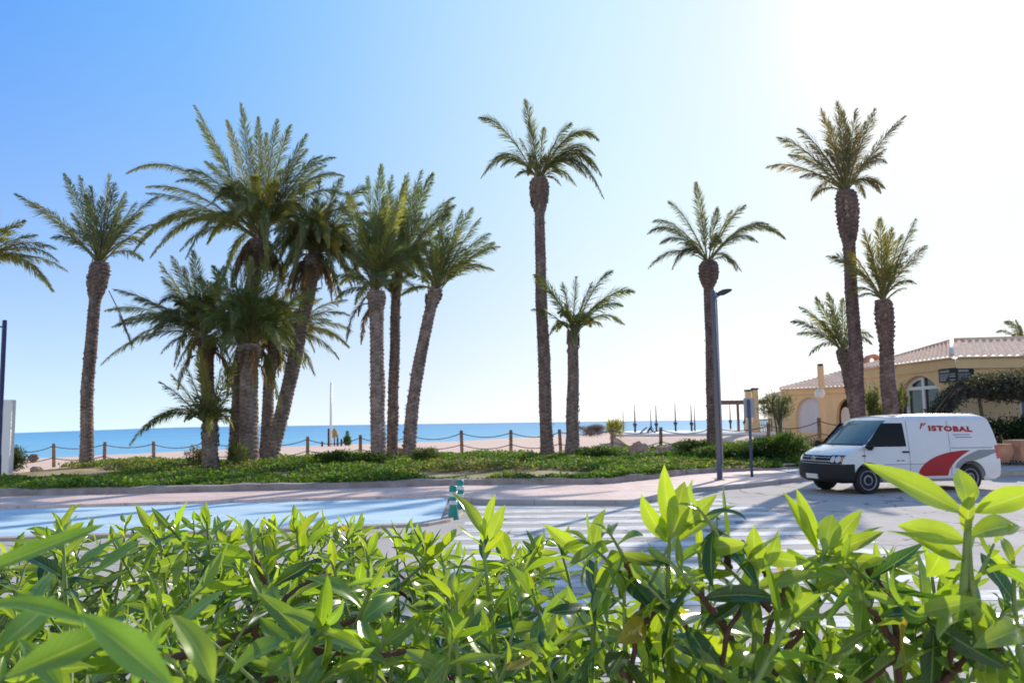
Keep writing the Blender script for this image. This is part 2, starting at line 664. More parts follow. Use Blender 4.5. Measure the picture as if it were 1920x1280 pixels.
def vary(base, n, amt=.25, hue=.12):
    b = np.asarray(base, float)
    k = 1 + rng.uniform(-amt, amt, (n, 1))
    h = 1 + rng.uniform(-hue, hue, (n, 3))
    return np.clip(b * k * h, 0.003, .95)


# ------------------------------------------------------------------ terrain
def terr(x, y):
    x = np.asarray(x, float); y = np.asarray(y, float)
    z = .20 + .14 * smooth((y - 25.5) / 8) - .10 * smooth((-x - 7) / 7) + .12 * smooth((x - 9) / 9) + .18 * smooth((y - 36) / 6) * smooth((x - 2) / 8)
    return z


KERB = [gnd(px, py, .14) for px, py in [(-500, 951), (-250, 939), (0, 928), (300, 922), (640, 914), (870, 907), (1060, 906), (1140, 905), (1220, 897), (1290, 888), (1347, 884), (1410, 881), (1472, 879), (1600, 874), (1750, 862), (2100, 840)]]
KX = np.array([p[0] for p in KERB]); KY = np.array([p[1] for p in KERB])


def kerb_y(x):
    return np.interp(x, KX, KY)


# road: one big sheet
def sheet(name, xs, ys, zf, mat, kind='structure', label=None):
    mb = MB()
    mb.grid([[(x, y, float(zf(x, y))) for x in xs] for y in ys])
    o = mb.build(name, mat, None, True)
    for p in o.data.polygons:
        pass
    return tag(o, label, None, None, kind)


xs = np.concatenate([np.linspace(-120, -20, 11), np.linspace(-18, 30, 60), np.linspace(32, 120, 12)])
sheet('road', xs, np.concatenate([np.linspace(-30, 5, 8), np.linspace(6, 34, 30)]), lambda x, y: road_z(x), 'asphalt')


def poly_sheet(name, front, back, zf, mat, thick=0.0, n=60, parent=None):
    """strip between two polylines of equal parameterisation; with a vertical front face when thick"""
    mb = MB()
    fr = np.array(front)[:, :2]; bk = np.array(back)[:, :2]

    def samp(P, t):
        d = np.concatenate([[0], np.cumsum(np.linalg.norm(np.diff(P, axis=0), axis=1))])
        return np.array([np.interp(t * d[-1], d, P[:, 0]), np.interp(t * d[-1], d, P[:, 1])])
    rows = []
    for i in range(n + 1):
        t = i / n
        a, b = samp(fr, t), samp(bk, t)
        row = []
        if thick:
            row.append((a[0], a[1], float(zf(*a)) - thick))
        for k in range(9):
            q = a + (b - a) * k / 8
            row.append((q[0], q[1], float(zf(*q))))
        if thick:
            row.append((b[0], b[1], float(zf(*b)) - thick))
        rows.append(row)
    mb.grid(rows)
    return mb.build(name, mat, parent)


PW = .12
# pink promenade paving, from the island on the left to the corner on the right
front = [gnd(px, py, PW) for px, py in [(-500, 966), (0, 949), (420, 937), (840, 927), (885, 934), (1000, 936), (1185, 936), (1235, 927), (1290, 914), (1400, 905), (1490, 895), (1640, 884)]]
back = [(x, kerb_y(x) + .02) for x in np.linspace(front[0][0] - 1, front[-1][0] + 2, 24)]
mb = MB()
fx = np.array([p[0] for p in front]); fy = np.array([p[1] for p in front])
rows = []
for x in np.linspace(fx[0], fx[-1], 90):
    y0 = np.interp(x, fx, fy); y1 = max(kerb_y(x) + .05, y0 + .3)
    z = PW + road_z(x)
    rows.append([(x, y0, z - PW - .01)] + [(x, y0 + (y1 - y0) * k / 6, z) for k in range(7)])
mb.grid(rows)
tag(mb.build('promenade_pavement', 'pink_paving'), kind='structure')
# pale kerb stones along the street edge
mb = MB()
rows = []
for x in np.linspace(front[4][0], fx[-1] + 8, 70):
    y0 = np.interp(x, fx, fy) if x <= fx[-1] else fy[-1] + (x - fx[-1]) * .35
    z = PW + road_z(x)
    rows.append([(x, y0 - .16, z - PW - .01), (x, y0 - .155, z + .003), (x, y0 + .004, z + .004), (x, y0 + .006, z - .02)])
mb.grid(rows)
tag(mb.build('street_kerb', 'kerb_grey'), kind='structure')

# light blue painted island on the left with its tan kerb
bf = [gnd(px, py, .10) for px, py in [(-500, 1015), (0, 1000), (400, 988), (790, 974), (826, 968)]]
bb = [gnd(px, py, .10) for px, py in [(-500, 967), (0, 950), (400, 938), (790, 929), (842, 928)]]
poly_sheet('painted_island', bf, bb, lambda x, y: .054 + road_z(x), 'blue_paint')
tag(bpy.data.objects['painted_island'], kind='structure')
mb = MB()
ed = bf + [gnd(850, 955, .10), gnd(856, 932, .10)]
rows = []
for i in range(len(ed) - 1):
    for k in range(8):
        a = Vector(ed[i]) * (1 - k / 8) + Vector(ed[i + 1]) * (k / 8)
        t = (Vector(ed[i + 1]) - Vector(ed[i])); t.z = 0; t.normalize()
        nn = Vector((t.y, -t.x, 0))
        z = road_z(a.x)
        rows.append([(a.x + nn.x * .2, a.y + nn.y * .2, z - .01), (a.x + nn.x * .19, a.y + nn.y * .19, z + .05), (a.x + nn.x * .02, a.y + nn.y * .02, z + .059), (a.x - nn.x * .012, a.y - nn.y * .012, z + .059)])
mb.grid(rows)
tag(mb.build('island_kerb', 'kerb_tan'), kind='structure')

# zebra stripes
mb = MB()
y = 6.6
i = 0
while y < 20.2:
    xl = -.95 + (.6 if y > 17.5 else 0) * (y - 17.5) * .4 + random.uniform(-.1, .1)
    xr = 5.35 + random.uniform(-.12, .12)
    if y > 17.8: xr -= .5
    sk = .010
    nn = 26
    for k in range(nn):
        a = xl + (xr - xl) * k / nn; b = xl + (xr - xl) * (k + 1) / nn
        ya, yb = y + sk * a, y + sk * b
        mb.add([(a, ya, road_z(a) + .004), (b, yb, road_z(b) + .004), (b, yb + .48, road_z(b) + .004), (a, ya + .48, road_z(a) + .004)], [(0, 1, 2, 3)])
    y += .98
tag(mb.build('zebra_crossing', 'zebra_paint'), kind='structure')

# far pavement and verge behind the van on the right
mb = MB()
rows = []
for x in np.linspace(9.0, 60, 50):
    y0 = 25.6 + (x - 9) * .10
    z = road_z(x)
    rows.append([(x, y0, z - .01), (x, y0 + .01, z + .13), (x, y0 + 3.0, z + .134), (x, y0 + 22, z + .14)])
mb.grid(rows)
tag(mb.build('corner_pavement', 'far_paving'), kind='structure')

# garden bed: stone edging, soil, ground cover
mb = MB()
rows = []
for x in np.linspace(-19, 10.6, 150):
    y0 = float(kerb_y(x)) + .05 * noise.noise((x * .8, 0, 3))
    h = .19 + .05 * noise.noise((x * 1.3, 5, 1)) - .08 * float(smooth((x - 6.5) / 2))
    zb = PW + road_z(x) - .03
    rows.append([(x, y0 - .06, zb), (x, y0 - .03 + .03 * noise.noise((x * 4, 1, 1)), zb + h), (x, y0 + .17, zb + h + .02), (x, y0 + .3, zb)])
mb.grid(rows)
tag(mb.build('stone_edging', 'edging_stone'), 'low rough stone edging along the front of the garden bed', 'edging')
mb = MB()
rows = []
for x in np.linspace(-19, 14, 110):
    y0 = float(kerb_y(x)) + .12
    yb = 39.0 + 5 * float(smooth((x - 4) / 6))
    rows.append([(x, y0 + (yb - y0) * k / 16, float(terr(x, y0 + (yb - y0) * k / 16)) + .05 * noise.noise((x * .6, (y0 + (yb - y0) * k / 16) * .6, 0))) for k in range(17)])
mb.grid(rows)
tag(mb.build('garden_ground', 'bed_soil', None, True), kind='structure')

# ground cover leaves
n = 170000
gx = rng.uniform(-18.5, 12.5, n)
ky = kerb_y(gx)
gy = ky + .05 + (39 - ky + 4 * smooth((gx - 4) / 6)) * rng.uniform(0, 1, n) ** 1.35
dens = np.array([noise.noise((a * .33, b * .33, 2.0)) + .5 * noise.noise((a * 1.1, b * 1.1, 7.0)) for a, b in zip(gx, gy)])
# bare dry path in the middle and at the left end
bare = np.exp(-((gx + .9 + (gy - 27) * .2) / 1.9) ** 2 - ((gy - 26.6) / 1.8) ** 2) * 2.0 + np.exp(-((gx + 17.0) / 3.0) ** 2 - ((gy - 31.0) / 3.0) ** 2) * 1.2
keep = dens - bare > -.45
gx, gy, dens, bare = gx[keep], gy[keep], dens[keep], bare[keep]
n = len(gx)
hgt = .07 + .34 * np.clip(dens + .35, 0, 1) * rng.uniform(.1, 1, n)
gz = terr(gx, gy) + hgt - .03
front_hang = np.clip(1 - (gy - kerb_y(gx)) / .35, 0, 1)
gz -= front_hang * .10
az = rng.uniform(0, 6.283, n)
el = rng.uniform(-.1, 1.1, n)
D = np.stack([np.cos(az) * np.cos(el), np.sin(az) * np.cos(el), np.sin(el)], 1)
U = np.stack([rng.normal(0, .4, n), rng.normal(0, .4, n), np.ones(n)], 1)
cg = vary((.13, .215, .042), n, .5, .22)
yel = (dens > .22) & (rng.uniform(0, 1, n) < .4)
cg[yel] = vary((.18, .25, .05), int(yel.sum()), .3, .15)
dk = dens < -.05
cg[dk] *= .75
lowf = np.array([noise.noise((a * .22 + 9, b * .5, 11.0)) for a, b in zip(gx, gy)])
dry = rng.uniform(0, 1, n) < np.clip(bare, 0, .8) + .02 + np.clip(lowf * 1.3 - .25, 0, .45)
cg[dry] = vary((.34, .29, .13), int(dry.sum()), .3, .1)
tag(leaf_mesh('ground_cover', np.stack([gx, gy, gz], 1), D, U, rng.uniform(.08, .17, n), rng.uniform(.04, .09, n), cg, .4, .1, 3, 3, 1.0, None, 'cover_leaf', smooth_=False), kind='stuff')

# beach: from the fence down to the water
SEA_Z = -1.40
shore = [gnd(px, py, SEA_Z) for px, py in [(-400, 880), (-100, 866), (100, 858), (300, 848), (577, 835.5), (865, 826.5), (1000, 819), (1100, 813), (1200, 808.5), (1400, 803.5)]]
SXa = np.array([math.atan2(p[0], p[1]) for p in shore]); SR = np.array([math.hypot(p[0], p[1]) for p in shore])
mb = MB()
rows = []
for az in np.linspace(-.75, .95, 130):
    r1 = np.interp(az, SXa, SR) * 1.06 + 1.5 * noise.noise((az * 30, 0, 0))
    row = []
    for k in range(26):
        t = (k / 25) ** 1.5
        c, s_ = math.cos(az), math.sin(az)
        r0 = 33.0 / c
        r = r0 + (r1 - r0) * t
        x, yy = r * s_, r * c
        zs = .16 + .12 * smooth((x + 12) / 10) + .25 * smooth((x - 3) / 14)
        z = zs + (SEA_Z - .12 - zs) * t + .06 * noise.noise((x * .25, yy * .25, 4)) * (1 - t)
        row.append((x, yy, float(z)))
    rows.append(row)
mb.grid(rows)
tag(mb.build('beach', 'sand', None, True), kind='structure')
mb = MB()
ys_ = [60, 120, 250, 500, 1200, 3000, 8000, 20000, 45000]
mb.grid([[(x * (1 + yy / 400), yy, SEA_Z) for x in np.linspace(-160, 160, 17)] for yy in ys_])
tag(mb.build('sea', 'sea_water'), kind='structure')


# ------------------------------------------------------------------ palms
def bez(a, b, c, t):
    return a * (1 - t) ** 2 + b * 2 * t * (1 - t) + c * t * t


def make_palm(label, base, top, Y, fronds, r0, r1, bulge=0.0, bulge_len=1.0, green=(.10, .135, .065), barkcol=(1, 1, 1), fill=10, fill_len=None,
              updroop=.2, skirt=0, topY=None, lean=0.0, name='palm_tree', stubs=60, flare=1.25):
    topY = topY or Y
    r0, r1, bulge = r0 * .86, r1 * .84, bulge * .93
    B = at(base[0], base[1], Y)
    B[2] = min(B[2], float(terr(B[0], B[1])) + .05) if base[1] < 950 and Y < 39 else B[2]
    T = at(top[0], top[1], topY)
    root = empty(name, (B[0], B[1], B[2] - .1), label, 'palm tree', 'date palms beside the beach')
    hgt = T[2] - B[2]
    # trunk with rows of old leaf bases
    seg = 24
    rowh = .17
    nr = int(hgt / (rowh / 4))
    vs, cs, fs = [], [], []
    ctrl = (B + T) / 2 + np.array([lean, 0, 0])
    seed = random.uniform(0, 100)
    for i in range(nr + 1):
        t = i / nr
        c = bez(B, ctrl, T, t)
        c = c + np.array([.05 * noise.noise((t * 4, seed, 0)), 0, 0])
        r = r0 + (r1 - r0) * t
        r *= 1 + (flare - 1) * math.exp(-t * hgt / .35)
        h_from_top = (1 - t) * hgt
        if bulge:
            u_ = h_from_top / bulge_len
            if u_ < 1.0:
                r = r * (.8 if u_ < .05 else 1) + (bulge - r) * math.sin(math.pi * (.14 + .86 * u_) ** .85) ** .75
        r *= 1 + .07 * noise.noise((seed, t * hgt * .9, 1))
        for k in range(seg):
            q = 2 * math.pi * k / seg
            zz = t * hgt / rowh
            cell = k // 3
            stag = zz + (cell % 2) * .5 + .18 * noise.noise((cell * 1.7, zz * .15, seed))
            saw = (stag % 1.0)
            edge = (1.0, 1.25, .75)[k % 3] if saw > .3 else 1.0
            hsh = noise.noise((cell * 3.71 + .37, math.floor(stag) * 1.93 + .51, seed))
            amp = (.12 + .14 * hsh) * edge
            if bulge and h_from_top < bulge_len * 1.1: amp *= 1.7
            rr = r * (1 + amp * (saw - .4))
            vs.append((c[0] + rr * math.cos(q), c[1] + rr * math.sin(q), c[2]))
            sh = (.60 + .45 * saw) * (1 + .45 * hsh)  # painted recess shade between leaf bases, times a random tone per base
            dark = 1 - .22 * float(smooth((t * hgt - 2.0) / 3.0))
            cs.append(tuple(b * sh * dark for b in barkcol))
    for i in range(nr):
        for k in range(seg):
            k2 = (k + 1) % seg
            fs.append((i * seg + k, i * seg + k2, (i + 1) * seg + k2, (i + 1) * seg + k))
    mb = MB()
    mb.v, mb.f, mb.c = vs, fs, cs
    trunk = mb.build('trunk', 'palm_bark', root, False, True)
    # stubs of cut fronds below the crown
    if stubs:
        sp, sd, su, sL, sW = [], [], [], [], []
        bl = bulge_len if bulge else .8
        for _ in range(stubs):
            hh = random.uniform(0, bl * 1.05)
            t = 1 - hh / hgt
            c = bez(B, ctrl, T, t)
            a = random.uniform(0, 6.283)
            rr = (bulge * (.35 + .65 * math.sin(math.pi * min(1, .12 + .8 * hh / bl))) if bulge else r1) * .85
            o = np.array([math.cos(a), math.sin(a), 0])
            sp.append(c + o * rr - np.array([0, 0, .1])); sd.append(o * .55 + np.array([0, 0, 1])); su.append(o)
            sL.append(random.uniform(.16, .38)); sW.append(random.uniform(.10, .17))
        # small snags along the trunk
        for _ in range(int(hgt * 7)):
            t = random.uniform(.03, 1)
            c = bez(B, ctrl, T, t)
            a = random.uniform(0, 6.283)
            rr = (r0 + (r1 - r0) * t) * .97
            o = np.array([math.cos(a), math.sin(a), 0])
            sp.append(c + o * rr); sd.append(o * .5 + np.array([0, 0, 1])); su.append(o)
            sL.append(random.uniform(.08, .2)); sW.append(random.uniform(.07, .13))
        lb = leaf_mesh('leaf_bases', np.array(sp), np.array(sd), np.array(su), np.array(sL), np.array(sW), vary((.27, .19, .15), len(sp), .45, .08), .5, .5, 3, 3, .5, root, 'dead_leaf', smooth_=False)
        join(trunk, lb)
    # fronds
    curves = []
    s_ = topY / F
    for f in fronds:
        tip = at(f[0], f[1], topY)
        ln = np.linalg.norm(tip - T)
        tip = at(f[0], f[1], topY + random.uniform(-.45, .45) * ln)
        ln = np.linalg.norm(tip - T)
        arch = f[2] + .045
        c = T + (tip - T) * .57 + np.array([0, 0, 1]) * arch * ln * 1.4
        curves.append((T + np.array([random.uniform(-.08, .08), random.uniform(-.08, .08), -random.uniform(0, .15)]), c, tip, 0))
    fl = fill_len or np.mean([np.linalg.norm(c[2] - T) for c in curves]) * .92
    for i in range(int(fill * 1.7) + 2):
        a = i * 2.39996 + random.uniform(-.4, .4)
        e = random.uniform(.15, 1.35)
        ln = fl * random.uniform(.75, 1.05)
        d = np.array([math.cos(a) * math.cos(e) * .75, math.sin(a) * math.cos(e), math.sin(e)])
        ce = math.cos(e)
        c = T + d * ln * .56 + np.array([0, 0, 1]) * ln * (.10 + .22 * ce * random.uniform(.6, 1.3))
        tip = T + d * ln * .97 - np.array([0, 0, 1]) * ln * (updroop * (.5 + 1.3 * ce) * random.uniform(.6, 1.5))
        curves.append((T.copy(), c, tip, 0))
    for i in range(skirt):
        a = random.uniform(0, 6.283)
        ln = random.uniform(.7, 1.6)
        d = np.array([math.cos(a), math.sin(a), 0])
        st = T - np.array([0, 0, random.uniform(.1, .9)]) + d * r1 * .9
        curves.append((st, st + d * .5 * ln + np.array([0, 0, .1]), st + d * .62 * ln - np.array([0, 0, ln]), 1))
    mr = MB()
    P_, D_, U_, L_, W_, C_ = [], [], [], [], [], []
    for (a, c, b, dead) in curves:
        ln = np.linalg.norm(c - a) + np.linalg.norm(b - c)
        m_ = 9
        pts = [bez(a, c, b, t) for t in np.linspace(0, 1, m_)]
        mr.tube([tuple(p) for p in pts], [.035 * (1 - .85 * i / (m_ - 1)) + .004 for i in range(m_)], 4, False, (.30, .27, .12) if not dead else (.3, .2, .12))
        k = int(ln / .036)
        tt = np.linspace(.16, .995, k)
        p = bez(a[None], c[None], b[None], tt[:, None])
        tg = norm(2 * (1 - tt)[:, None] * (c - a)[None] + 2 * tt[:, None] * (b - c)[None])
        side = np.cross(tg, np.array([0, 0, 1.0]))
        bad = np.linalg.norm(side, axis=1) < .25
        tw = random.uniform(0, 6.283)
        side[bad] = np.array([math.cos(tw), math.sin(tw), 0])
        side = norm(side)
        roll = random.uniform(-.6, .6)
        up = norm(np.cross(side, tg))
        sd = side * math.cos(roll) + up * math.sin(roll)
        up = np.cross(sd, tg)
        env = np.clip(np.minimum((tt - .08) / .22, 1) * np.minimum(1, (1.10 - tt) / .42), .15, 1)
        base_l = min(.60, .17 * ln + .03)
        gcol = np.array(green) * np.array([2.1, 1.68, 1.45]) * random.uniform(.8, 1.25)
        if random.random() < .14: gcol = gcol * np.array([1.7, 1.4, .8])
        if dead: gcol = np.array([.20, .13, .075]) * random.uniform(.7, 1.3)
        for s in (-1, 1):
            fw = rng.uniform(.75, 1.25, k)[:, None]
            ph = rng.uniform(-.75, 1.15, k)[:, None]
            lat = rng.uniform(.55, .9, k)[:, None] * (1 - .35 * tt[:, None])
            d = norm(tg * fw + (sd * s * np.cos(ph) + up * np.sin(ph)) * lat + np.array([0, 0, -1.0]) * rng.uniform(.05, .50, k)[:, None])
            P_.append(p); D_.append(d); U_.append(up + sd * s * .3)
            L_.append(base_l * env * rng.uniform(.75, 1.1, k)); W_.append(np.full(k, .034) * rng.uniform(.8, 1.2, k))
            cc = vary(gcol, k, .22, .08)
            tipf = np.clip((tt - .8) * 2, 0, 1)[:, None] * .5
            C_.append(cc * (1 - tipf) + np.array([.25, .2, .1]) * tipf)
    cr = leaf_mesh('crown', np.concatenate(P_), np.concatenate(D_), np.concatenate(U_), np.concatenate(L_), np.concatenate(W_), np.concatenate(C_),
                   .35, .35, 3, 3, .6, root, 'palm_leaf', tip=.6, smooth_=False)
    join(cr, mr.build('frond_ribs', 'palm_leaf', root, True, True))
    return root


make_palm('tall dark-trunked palm at the left, standing alone with an upswept crown', (162, 881), (188, 492), 35, [(30, 363, .03), (55, 378, .05), (120, 325, 0), (150, 330, 0), (205, 325, 0), (190, 370, 0), (235, 362, .05), (298, 368, .12), (265, 398, .05), (292, 420, .1), (255, 380, .03), (170, 350, 0), (135, 400, .05), (225, 400, 0), (215, 345, 0)],
          .31, .27, .44, 1.6, barkcol=(.85, .8, .8), fill=6, updroop=.05, lean=-.35, green=(.085, .12, .07))
make_palm('highest palm of the dense clump, crown rising above the others', (441, 868), (487, 450), 36.5, [(365, 198, 0), (370, 225, .02), (452, 195, 0), (425, 225, .02), (484, 220, 0), (520, 225, .03), (545, 235, .08), (575, 252, .05), (575, 280, .08), (602, 292, .15), (628, 295, .2), (645, 330, .25), (660, 372, .3), (237, 325, .2), (275, 350, .15), (385, 303, .1), (350, 318, .2), (275, 362, .08), (250, 472, .36), (282, 482, .4), (322, 440, .3), (338, 470, .3), (500, 250, 0), (545, 300, .05), (600, 340, .15), (470, 260, 0), (610, 310, .12), (330, 340, .2), (260, 450, .3)],
          .34, .36, .62, 1.3, fill=20, fill_len=4.6, updroop=.3, skirt=40, barkcol=(.7, .66, .64), lean=-.4, green=(.10, .13, .055))
make_palm('shaggy palm leaning right behind the dense clump, dead fronds under its crown', (506, 860), (590, 478), 36, [(692, 350, .2), (702, 400, .2), (705, 452, .25), (692, 502, .3), (680, 545, .3), (640, 335, .1), (600, 335, .05), (565, 345, 0), (640, 560, .35), (560, 565, .3), (520, 520, .3), (655, 420, .15), (505, 400, .15), (680, 380, .15), (620, 380, .05), (665, 480, .25), (540, 380, .1), (640, 450, .2)],
          .36, .34, .5, 1.2, fill=34, fill_len=3.6, updroop=.35, skirt=26, lean=.25, green=(.075, .10, .045))
make_palm('short-trunked palm at the back of the clump with a crown drooping right', (497, 862), (513, 640), 37, [(655, 590, .15), (660, 620, .2), (655, 650, .25), (636, 672, .3), (650, 562, .1), (590, 702, .38), (602, 560, .1), (560, 540, 0), (645, 640, .25), (575, 690, .4), (620, 600, .15), (540, 720, .4)],
          .30, .28, 0, 1, fill=14, fill_len=3.2, updroop=.3, skirt=12, lean=-.1, green=(.12, .145, .055))
make_palm('thick grey-trunked palm at the front of the clump, crown at mid height', (467, 877), (467, 645), 33, [(470, 482, 0), (430, 492, .02), (500, 482, 0), (540, 512, .05), (590, 560, .1), (600, 540, .1), (400, 500, .05), (370, 522, .1), (350, 560, .12), (582, 602, .2), (350, 600, .2), (560, 640, .3), (512, 692, .3), (525, 762, .35), (392, 652, .3), (420, 702, .35), (450, 500, 0), (520, 500, .02), (485, 520, 0), (560, 560, .08), (410, 560, .1)],
          .44, .40, .5, .8, fill=30, fill_len=3.2, updroop=.2, skirt=10, barkcol=(1.15, 1.1, 1.08), green=(.085, .125, .055))
make_palm('dark palm on the left side of the clump, long fronds reaching left', (396, 872), (385, 628), 35, [(215, 542, .05), (198, 582, .1), (212, 612, .15), (190, 682, .2), (255, 560, .08), (300, 492, 0), (322, 480, 0), (362, 470, 0), (240, 645, .2), (330, 692, .3), (302, 662, .25), (305, 520, .03), (420, 500, 0), (440, 702, .35), (345, 500, 0), (260, 590, .12), (230, 600, .1)],
          .33, .32, .42, .9, fill=20, fill_len=3.4, updroop=.25, skirt=14, barkcol=(.7, .62, .6), green=(.065, .095, .055))
make_palm('small palm in front of the clump with a low crown and grey stump', (396, 892), (393, 795), 31.5, [(300, 716, .03), (322, 702, 0), (350, 690, 0), (372, 656, 0), (440, 680, .05), (447, 722, .1), (275, 805, .28), (243, 833, .26), (432, 780, .2), (340, 760, .1), (415, 690, 0), (360, 740, .03), (425, 745, .08)],
          .37, .33, 0, 1, fill=10, updroop=.25, barkcol=(1.0, .95, .93), fill_len=1.6, flare=1.1, green=(.09, .125, .055))
make_palm('pale-trunked palm, left of the group of three, upright bushy crown', (709, 870), (705, 545), 33, [(715, 310, 0), (650, 360, .08), (690, 332, 0), (670, 400, .05), (640, 380, .1), (625, 520, .2), (630, 560, .2), (650, 440, .1), (758, 345, 0), (735, 330, 0), (665, 520, .2), (700, 400, 0), (745, 380, 0), (640, 500, .15), (725, 370, 0), (680, 430, 0), (740, 430, 0)],
          .34, .33, .37, .8, fill=16, updroop=.1, barkcol=(1.3, 1.22, 1.2), skirt=4, green=(.095, .14, .08))
make_palm('slim dark palm in the middle of the group of three', (736, 864), (744, 515), 35, [(765, 325, 0), (790, 320, 0), (812, 325, .08), (850, 370, .1), (840, 402, .1), (778, 350, 0), (830, 442, .15), (800, 360, 0), (690, 420, .08), (728, 340, 0), (820, 490, .2), (852, 385, .1), (760, 330, 0), (790, 400, .03), (810, 420, .05), (760, 400, 0)],
          .27, .24, 0, 1, fill=14, updroop=.1, barkcol=(.85, .78, .78), lean=-.05, green=(.095, .14, .08))
make_palm('palm leaning right, at the right of the group of three', (766, 866), (818, 542), 33.5, [(885, 390, .05), (866, 395, 0), (840, 382, 0), (925, 455, .1), (935, 462, .12), (918, 438, .08), (925, 506, .2), (910, 500, .22), (782, 420, .05), (760, 462, .08), (760, 550, .2), (748, 557, .22), (800, 402, 0), (772, 482, .1), (900, 410, .03), (860, 430, 0), (825, 430, 0), (880, 470, .08), (845, 440, 0)],
          .31, .28, .33, .7, fill=8, updroop=.08, barkcol=(1.15, 1.08, 1.06), lean=-.45, green=(.105, .15, .075))
make_palm('tallest slender palm standing at the middle, drooping crown on a bulging neck', (1028, 861), (1010, 335), 34.5, [(900, 220, .2), (903, 332, .5), (940, 312, .4), (966, 332, .4), (985, 188, .02), (992, 228, 0), (1122, 262, .4), (1132, 372, .62), (1118, 322, .5), (1080, 348, .42), (1052, 348, .35), (1100, 332, .5), (1070, 232, .15), (1020, 240, 0), (1042, 268, .1), (925, 300, .35), (1095, 250, .22), (1128, 330, .6), (1060, 300, .2), (975, 260, .05), (1115, 290, .4)],
          .32, .25, .43, 1.45, fill=4, updroop=.4, barkcol=(.85, .78, .78), lean=-.1, green=(.10, .12, .05))
make_palm('short palm beside the tallest slender palm, arching crown at half its height', (1073, 863), (1075, 622), 34, [(1003, 515, .12), (1028, 542, .1), (1080, 520, 0), (1147, 508, .15), (1188, 546, .2), (1170, 607, .32), (1130, 612, .35), (1167, 572, .22), (1055, 530, 0), (1043, 602, .25), (1110, 530, .05), (997, 580, .15), (1095, 560, .02), (1140, 560, .12), (1060, 570, .03)],
          .32, .25, 0, 1, fill=6, updroop=.25, barkcol=(.95, .88, .88), green=(.085, .125, .055))
make_palm('palm behind the grey street lamp, drooping crown over a ball-shaped neck', (1338, 842), (1328, 490), 40, [(1305, 343, 0), (1254, 378, .12), (1215, 437, .32), (1238, 456, .32), (1216, 502, .3), (1396, 385, .12), (1472, 447, .32), (1420, 453, .35), (1390, 508, .38), (1345, 390, 0), (1372, 395, .05), (1280, 470, .25), (1225, 415, .2), (1315, 400, 0), (1440, 420, .2)],
          .32, .28, .50, 1.3, fill=2, updroop=.3, barkcol=(.75, .66, .7), green=(.08, .105, .06))
make_palm('tallest palm at the right, behind the white van, with a long swollen neck', (1612, 800), (1586, 358), 32, [(1697, 217, .02), (1640, 205, 0), (1605, 205, 0), (1570, 192, 0), (1540, 206, .02), (1497, 242, .1), (1460, 258, .1), (1438, 313, .14), (1500, 332, .2), (1522, 372, .25), (1622, 230, 0), (1660, 280, .05), (1555, 230, 0), (1480, 290, .12), (1590, 240, 0), (1520, 270, .06), (1580, 210, 0), (1530, 300, .08)],
          .31, .26, .45, 2.1, fill=5, updroop=.1, barkcol=(.8, .68, .7), green=(.11, .115, .08))
make_palm('palm in front of the arched window, crown below the tallest right palm', (1672, 800), (1655, 562), 31, [(1737, 460, .03), (1716, 412, 0), (1650, 410, 0), (1672, 428, 0), (1620, 430, 0), (1553, 480, .14), (1600, 500, .1), (1700, 470, .02), (1630, 460, 0), (1605, 560, .3), (1700, 540, .12), (1660, 440, 0), (1690, 440, 0), (1590, 470, .08)],
          .35, .27, .35, 1.6, fill=4, updroop=.1, barkcol=(.85, .7, .68), green=(.12, .13, .06))
make_palm('small palm leaning left behind the tallest right palm', (1610, 790), (1580, 655), 37, [(1484, 602, .12), (1500, 575, .1), (1530, 558, .03), (1552, 550, 0), (1580, 560, 0), (1495, 626, .17), (1520, 590, .08), (1560, 580, 0), (1602, 590, 0), (1540, 600, .05)],
          .24, .22, .32, .8, fill=4, updroop=.1, barkcol=(.8, .7, .68), green=(.10, .13, .07))
make_palm('palm crown peeping over the roof at the right edge', (1932, 800), (1922, 650), 50, [(1868, 622, .25), (1884, 603, .2), (1905, 600, .05), (1890, 640, .25), (1935, 590, 0), (1980, 620, .2)],
          .3, .25, .35, .8, fill=4, updroop=.2, green=(.09, .11, .06))
make_palm('palm at the left edge, only the tips of its fronds in view', (-95, 885), (-62, 505), 34, [(47, 413, .05), (105, 466, .15), (126, 508, .2), (100, 546, .25), (60, 482, .1), (-150, 400, 0), (-190, 505, .2), (-60, 350, 0), (-5, 385, 0), (-160, 580, .3), (70, 440, .08), (110, 490, .2), (85, 520, .22)],
          .3, .27, .42, 1.4, fill=6, updroop=.15, green=(.12, .145, .05))

# broken frond hanging from the left palm
a = at(204, 545, 35); b = at(247, 646, 35)
mb = MB()
mb.tube([a, (a + b) / 2 + np.array([.05, 0, .05]), b], [.02, .03, .03], 5)
root = empty('hanging_frond', a, 'dry broken frond dangling from the tall dark-trunked left palm', 'palm frond')
mb.build('frond_stem', 'driftwood', root)
k = 60
tt = rng.uniform(.35, 1, k)
pp = a[None] + (b - a)[None] * tt[:, None]
dd = norm(norm((b - a)[None]) + rng.normal(0, .22, (k, 3)))
leaf_mesh('frond_leaves', pp, dd, rng.normal(0, 1, (k, 3)), .38, .03, vary((.10, .085, .07), k), .2, .2, 3, 3, .6, root, 'dead_leaf', smooth_=False)


